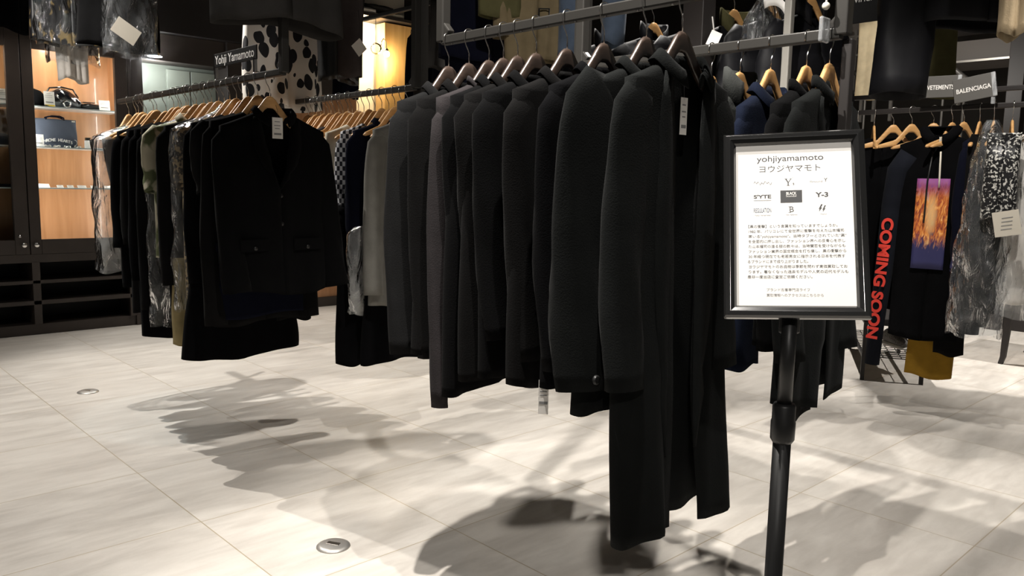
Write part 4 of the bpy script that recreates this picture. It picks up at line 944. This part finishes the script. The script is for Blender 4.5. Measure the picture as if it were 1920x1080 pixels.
drape('trousers', 'mustard trousers hanging below the black hoodie', 'trousers', -1.69, 5.05, 1.2, .245, MUST, .10, .125, .04, .05, rz=-1.45, seed=150, pleats=2, amp=.012)
drape('trousers', 'black trousers in front of the mustard trousers', 'trousers', -1.56, 4.95, 1.0, .41, BLACK3, .07, .075, .03, .03, rz=-1.3, seed=151, pleats=2, amp=.006)
r = thing('label_card', 'cream card tied to the white garment at right', 'price tag', (-1.27, 4.74, 1.18), -1.3)
MB().box((0, 0, 0), (.002, .12, .13), Matrix.Rotation(.2, 3, 'X')).build('card', CARD, r)
b = MB()
for i in range(4): b.box((.002, .0, .03-.02*i), (.001, .05, .004), Matrix.Rotation(.2, 3, 'X'))
b.build('printed_lines', INK2, r)
MB().tube([(0, 0, .06), (-.005, .01, .14), (-.02, .02, .25)], .0012, 6).build('string', BLKPL, r, True)
for lb, tx, cx, cz, w_, h_, rt, tw in (('grey sign board lettered VETEMENTS', 'VETEMENTS', -1.715, 1.925, .19, .12, -.02, .14), ('grey tilted sign board lettered BALENCIAGA', 'BALENCIAGA', -1.545, 1.905, .20, .13, .16, .17)):
    r = thing('brand_sign', lb.replace(' lettered VETEMENTS', ' left of the tilted one on the far right rail').replace(' lettered BALENCIAGA', ' clipped above the clear covers'), 'sign', (cx, 4.93, cz), .05)
    R = Matrix.Rotation(-rt, 3, 'Y')
    MB().box((0, 0, 0), (w_, .006, h_), R).build('board', GREYS, r, bevel=.002)
    text('lettering', tx, .034, WINK, r, (0, -.0042, -.005), (PI/2, -rt, 0), width=tw, bold=.0006)
    b = MB(); c = R @ Vector((w_*.5, 0, 0)); b.box(c, (.022, .014, h_*1.0), R); b.build('clip', plastic_film('thick_clear_plastic'), r, bevel=.004); MB().box(c+Vector((0, .01, -.08)), (.02, .02, .05)).build('clip_jaw', plastic_film('thick_clear_plastic'), r, bevel=.004)
# garments of the row behind (upper right middle)
up('jacket', 'cream jacket sleeve hanging behind the padded coat', 'jacket', -2.62, 6.2, 2.03, BEIGE, seed=160, sw=.14, hw=.13, rz=-1.2, hang=False)
up('jacket', 'olive jacket behind the cream one under the padded coat', 'jacket', -2.33, 6.3, 2.02, OLIVE, seed=161, sw=.2, hw=.22, rz=-1.2, hang=False)
rail('clothes_rail', 'rear rail carrying the cream and olive jackets', -3.4, -1.4, 6.25, ZU, False, False)
# shoe bench below the far rail
ang = math.atan2(6.75-5.71, -2.87+2.32)
sb = thing('shoe_bench', 'low black steel bench with a mesh shelf on the floor at right', 'bench', (-2.45, 6.3, 0), ang)
for sx_ in (-1, 1):
    for sy_ in (-1, 1): MB().box((sx_*.59, sy_*.19, .21), (.026, .026, .42)).build('leg', DARKP, sb)
b = MB(); b.box((0, 0, .41), (1.2, .40, .02))
b.build('top', DARKP, sb, bevel=.003)
b = MB()
for i in range(17): b.box((-.58+i*.0725, 0, .17), (.006, .38, .006))
for sy_ in (-1, 1): b.box((0, sy_*.19, .17), (1.2, .02, .02))
for i in range(7): b.box((0, -.18+.06*i, .17), (1.18, .005, .005))
b.build('mesh_shelf', DARKP, sb)
sh = thing('sneaker', 'grey mesh sneaker on the low bench behind the mustard trousers', 'shoe', (-2.30, 6.15, .185), -.6)
rg = []
for i in range(13):
    t = i/12; xx = lerp(-.13, .14, t); h = interp([(1, .045), (.8, .05), (.55, .07), (.3, .11), (.05, .105), (0, .09)], t); wd = .048*math.sin(PI*min(.98, .16+t*.72))**.5
    rg.append([(xx, wd*math.cos(a), .02+max(0, h*.5+h*.5*math.sin(a))) for a in [2*PI*k/18 for k in range(18)]])
MB().loft(rg, True, (True, True)).build('upper', speckle_material('grey_shoe_mesh', (.05, .045, .04), (.16, .15, .14), 150, .5, 1), sh, True)
rg = []
for i in range(13):
    t = i/12; xx = lerp(-.14, .15, t); wd = .056*math.sin(PI*min(.98, .14+t*.75))**.45; rg.append([(xx, wd*math.cos(a), .012+.014*math.sin(a)) for a in [2*PI*k/14 for k in range(14)]])
MB().loft(rg, True, (True, True)).build('sole', PAPER, sh, True)
# table with tapered steel legs and display blocks far back
tb = thing('table', 'wooden table on tapered black steel legs at the right edge', 'table', (-1.24, 7.13, 0))
MB().box((0, .35, .765), (1.35, .85, .03)).build('tabletop', PINE, tb, bevel=.003)
for sx_ in (-1, 1):
    for yy in (0, .7):
        MB().tube([(sx_*.62, yy, 0), (sx_*.605, yy, .06), (sx_*.58, yy, .75)], [.022, .026, .05], 4).build('leg', DARKP, tb)
bk = thing('display_plinth', 'low black plinth block beyond the table leg', 'plinth', (-2.0, 9.3, 0))
MB().box((0, 0, .16), (.7, .6, .32)).build('block', DARKP, bk, bevel=.004); MB().box((0, 0, .335), (.76, .66, .03)).build('plinth_top', PINE, bk, bevel=.003)
st = thing('round_stand', 'thin steel stand with a round foot beyond the table leg', 'stand', (-2.68, 8.6, 0))
MB().lathe([(.17, 0), (.17, .012), (.02, .02), (.0001, .022)], 28).build('foot', DARKP, st, True); MB().cyl((0, 0, .02), (0, 0, 1.2), .012).build('pole', DARKP, st, True)
MB().box((0, 0, 1.2), (.3, .3, .02)).build('plate', DARKP, st)
# the far part of the shop: window grid, stair rail, soffit
wg = MB()
for x in (-4.05, -3.94, -3.80, -3.62): wg.box((x, 9.0, 2.6), (.03, .03, 1.0))
for z in (3.03, 2.83, 2.42): wg.box((-3.85, 9.0, z), (.55, .025, .02))
struct(wg.build('window_1', mat('dull_grey_steel', (.10, .095, .088), .4, .2)))
sr = thing('stair_railing', 'grey sloping stair handrail in the far right of the shop', 'railing', (-3.3, 9.0, 2.3))
GST = MATS['dull_grey_steel']
MB().tube([(-.75, 0, .35), (-.40, 0, .12)], .022, 8).build('handrail', GST, sr, True)
MB().tube([(.05, 0, .50), (.48, 0, .12)], .024, 8).build('handrail', GST, sr, True)
MB().tube([(.05, 0, .37), (.26, 0, .20)], .020, 8).build('handrail', GST, sr, True)
b = MB(); 
for u in (-.6, .2, .4): b.cyl((u, 0, -2.3), (u, 0, .25-abs(u)*.1), .012, 8)
b.build('baluster', GST, sr)
struct(MB().b2((-3.25, 9.0, 2.66), (-2.2, 9.7, 2.86)).build('beam_1', mat('taupe_panel', (.085, .075, .068), .6), bevel=.004))
struct(MB().b2((-3.05, 8.97, 2.645), (-2.2, 8.995, 2.665)).build('trim_lit_edge', BRASSY))  # bright steel strip modelled for the soffit's lit edge
struct(MB().b2((-4.3, 9.2, 3.05), (-2.2, 9.8, 3.4)).build('beam_2', MATS['taupe_panel'], bevel=.004))
struct(MB().b2((-2.50, 8.9, 0), (-2.36, 9.04, ZC)).build('column_far', DARKP, bevel=.004))

# ------------------------------------------------------------------ framed notice on its floor stand
st = thing('notice_stand', 'framed white notice on a black adjustable floor stand in front', 'sign stand', (-.704, 1.374, 0))
MB().lathe([(.15, 0), (.15, .008), (.14, .014), (.03, .020), (.018, .03), (.0001, .031)], 40).build('base_plate', BLKPL, st, True)
MB().cyl((0, 0, .02), (0, 0, .90), .0165, 24).build('lower_pole', BLKPL, st, True)
MB().lathe([(.0175, .855), (.022, .862), (.0225, .895), (.021, .90), (.021, .925), (.0185, .93), (.0001, .931)], 24).build('joint_collar', BLKPL, st, True)
MB().cyl((0, 0, .92), (0, 0, 1.115), .0135, 24).build('upper_pole', BLKPL, st, True)
MB().box((-.004, .008, 1.085), (.03, .03, .05)).build('mount', BLKPL, st, bevel=.004)
yw, tl, ro = math.radians(-58.734), math.radians(19.45), math.radians(3.1)
n_ = Vector((math.cos(yw)*math.cos(tl), math.sin(yw)*math.cos(tl), math.sin(tl))); hx = Vector((-math.sin(yw), math.cos(yw), 0)); vy = n_.cross(hx)
ha = math.cos(ro)*hx+math.sin(ro)*vy; va = -math.sin(ro)*hx+math.cos(ro)*vy
fr = thing_part('notice_frame', st, (0, 0, 0), (0, 0, 0))
mm = Matrix((ha, va, n_)).transposed().to_4x4(); mm.translation = Vector((-.717, 1.392, 1.263))-Vector((-.704, 1.374, 0))
fr.matrix_local = mm
# frame-local axes: x right, y up, z out of the paper
W2, H2, MO = .125, .1775, .023
prof = [(0, -.012), (0, .004), (.004, .009), (.012, .010), (.019, .006), (MO, .0005), (MO, -.012)]
b = MB(); rg = []
for sx_, sy_ in ((-1, -1), (1, -1), (1, 1), (-1, 1)): rg.append([(sx_*(W2-d), sy_*(H2-d), z) for d, z in prof])
b.loft(rg, True, cyc=True); b.build('moulding', BLKGL, fr, bevel=.0006)
MB().box((0, 0, -.013), (2*W2-.006, 2*H2-.006, .004)).build('backing', BLKPL, fr)
pp = MB().box((0, 0, -.004), (2*(W2-MO)+.004, 2*(H2-MO)+.004, .001)).build('paper', PAPER, fr)
pp.location = (0, 0, .0034)
def T(s, x, y, size, m=INK, **kw): return text('printed_text', s, size, m, pp, (x, y, -.0034), (0, 0, 0), ext=.00005, **kw)
T('yohjiyamamoto', -.005, .127, .0165, width=.118, bold=.0001)
T('ヨウジヤマモト', -.006, .106, .0155, width=.108)
# signature, three rows of logos
def stroke(pts, r_, m=INK2, nm='printed_logo'): return MB().tube([(x, y, -.0033) for x, y in pts], r_, 6).build(nm, m, pp, True)
stroke([(-.070+.032*i/24, .080+.0022*math.sin(i*1.35)+.0015*math.sin(i*.5)) for i in range(25)], .00028)
def serifY(cx, cy, h, m=INK):
    b = MB()
    fn = lambda x, y, z: (cx+x*h, cy+y*h, z)
    b.prism([(-.40, .5), (-.22, .5), (.06, -.02), (-.06, -.06)], fn, -.0035, -.0033); b.prism([(.34, .5), (.42, .5), (.06, -.06), (-.02, -.05)], fn, -.0035, -.0033)
    b.prism([(-.07, 0), (.07, 0), (.07, -.5), (-.07, -.5)], fn, -.0035, -.0033)
    for x0, x1, yy in ((-.48, -.12, .5), (.22, .50, .5), (-.2, .2, -.5)): b.prism([(x0, yy-.025), (x1, yy-.025), (x1, yy+.025), (x0, yy+.025)], fn, -.0035, -.0033)
    b.build('printed_logo', m, pp)
serifY(-.009, .080, .013); T('s', .0005, .077, .009); T("'", -.001, .086, .008)
T('Ground', .040, .0795, .0048, INK2, width=.022); T('Y', .0565, .082, .0105)
T("S'YTE", -.055, .0525, .0095, width=.031, bold=.0003); b = MB(); b.box((-.055, .0455, -.0034), (.031, .0008, .0002)); b.build('printed_rule', INK2, pp)
MB().box((-.004, .052, -.0034), (.038, .024, .0002)).build('printed_box', INK, pp)
text('printed_text', 'BLACK', .0075, WINK, pp, (-.004, .0575, -.0031), (0, 0, 0), ext=.00005, width=.018, bold=.0002)
text('printed_text', 'Scandal', .0055, WINK, pp, (-.004, .0525, -.0031), (0, 0, 0), ext=.00005, width=.018)
T('Y-3', .050, .0535, .0125, bold=.0004, width=.022)
T('REGULATION', -.055, .0255, .0125, INKB, width=.031, bold=.0001); T('Yohji Yamamoto', -.055, .0165, .0034, INK2, width=.028)
def serifB(cx, cy, h):
    T('B', cx, cy, h*1.35, bold=0); b = MB()
    for yy in (.5, -.5): b.box((cx-h*.28, cy+yy*h*.96, -.0034), (h*.36, h*.05, .0002))
    b.build('printed_logo', INK, pp)
serifB(-.004, .0265, .0115); T('Yohji Yamamoto', -.004, .0165, .0028, INK2, width=.020)
for dx, dy, s in ((-.0035, .0005, 1), (.0025, -.001, .9)):
    b = MB(); b.prism([(-.0035, -.002), (.001, .0075), (.0035, .0075), (.0005, .001), (.0025, .001), (-.003, -.0065), (-.0015, -.001)], lambda x, y, z: (.050+dx+x*s, .0275+dy+y*s, z), -.0035, -.0033); b.build('printed_logo', INK, pp)
T('Yohji', .051, .0165, .0028, INK2, width=.011)
BODY = ['【黒の衝撃】という言葉を知っていますでしょうか。', '1982 年、パリコレにて全世界に衝撃を与えた山本耀司', '率いる"yohjiyamamoto"。当時タブーとされていた"黒"', 'を全面的に押し出し、ファッション界への反骨心を示し', 'た山本耀司の造る服の数々は、当時賛否を受けながらも', 'ファッション業界の固定概念を打ち壊し、黒の衝撃から', '30 年経つ現在でも老若男女に指示される日本を代表す', 'るブランドにまで成り上がりました。', 'ヨウジヤマモトのお品物は季節を問わず高価買取してお', 'ります。着なくなった過去モデルや人気の近代モデルも', '是非一度当店に査定ご依頼ください。']
WD = [.155, .165, .169, .167, .167, .168, .166, .105, .169, .170, .112]
for i, (s, wd) in enumerate(zip(BODY, WD)): T(s, -.0815+wd/2+.001, -.0055-.0096*i, .0066, INK, width=wd)
T('ブランド古着専門店ライフ', -.0495+.037, -.1255, .0062, INK2, width=.074); T('買取情報へのアクセスはこちらから', -.0495+.0485, -.1355, .0062, INK2, width=.097)

# ------------------------------------------------------------------ metal floor outlets
for lb, (x, y) in (('round steel floor outlet cover nearest the camera', (-1.867*1.32, 1.111*1.32)), ('round steel floor outlet cover near the cabinet', (-4.035*1.32, 1.098*1.32))):
    r = thing('floor_outlet', lb, 'floor outlet', (x, y, 0), .5)
    MB().lathe([(.062, 0), (.060, .004), (.050, .009), (.046, .0105), (.0001, .0115)], 40).build('cover', mat('satin_steel', (.50, .48, .45), .42, .8), r, True)
    b = MB(); b.box((0, 0, .0112), (.05, .022, .0025)); b.build('lid', BRASSY, r, bevel=.001)
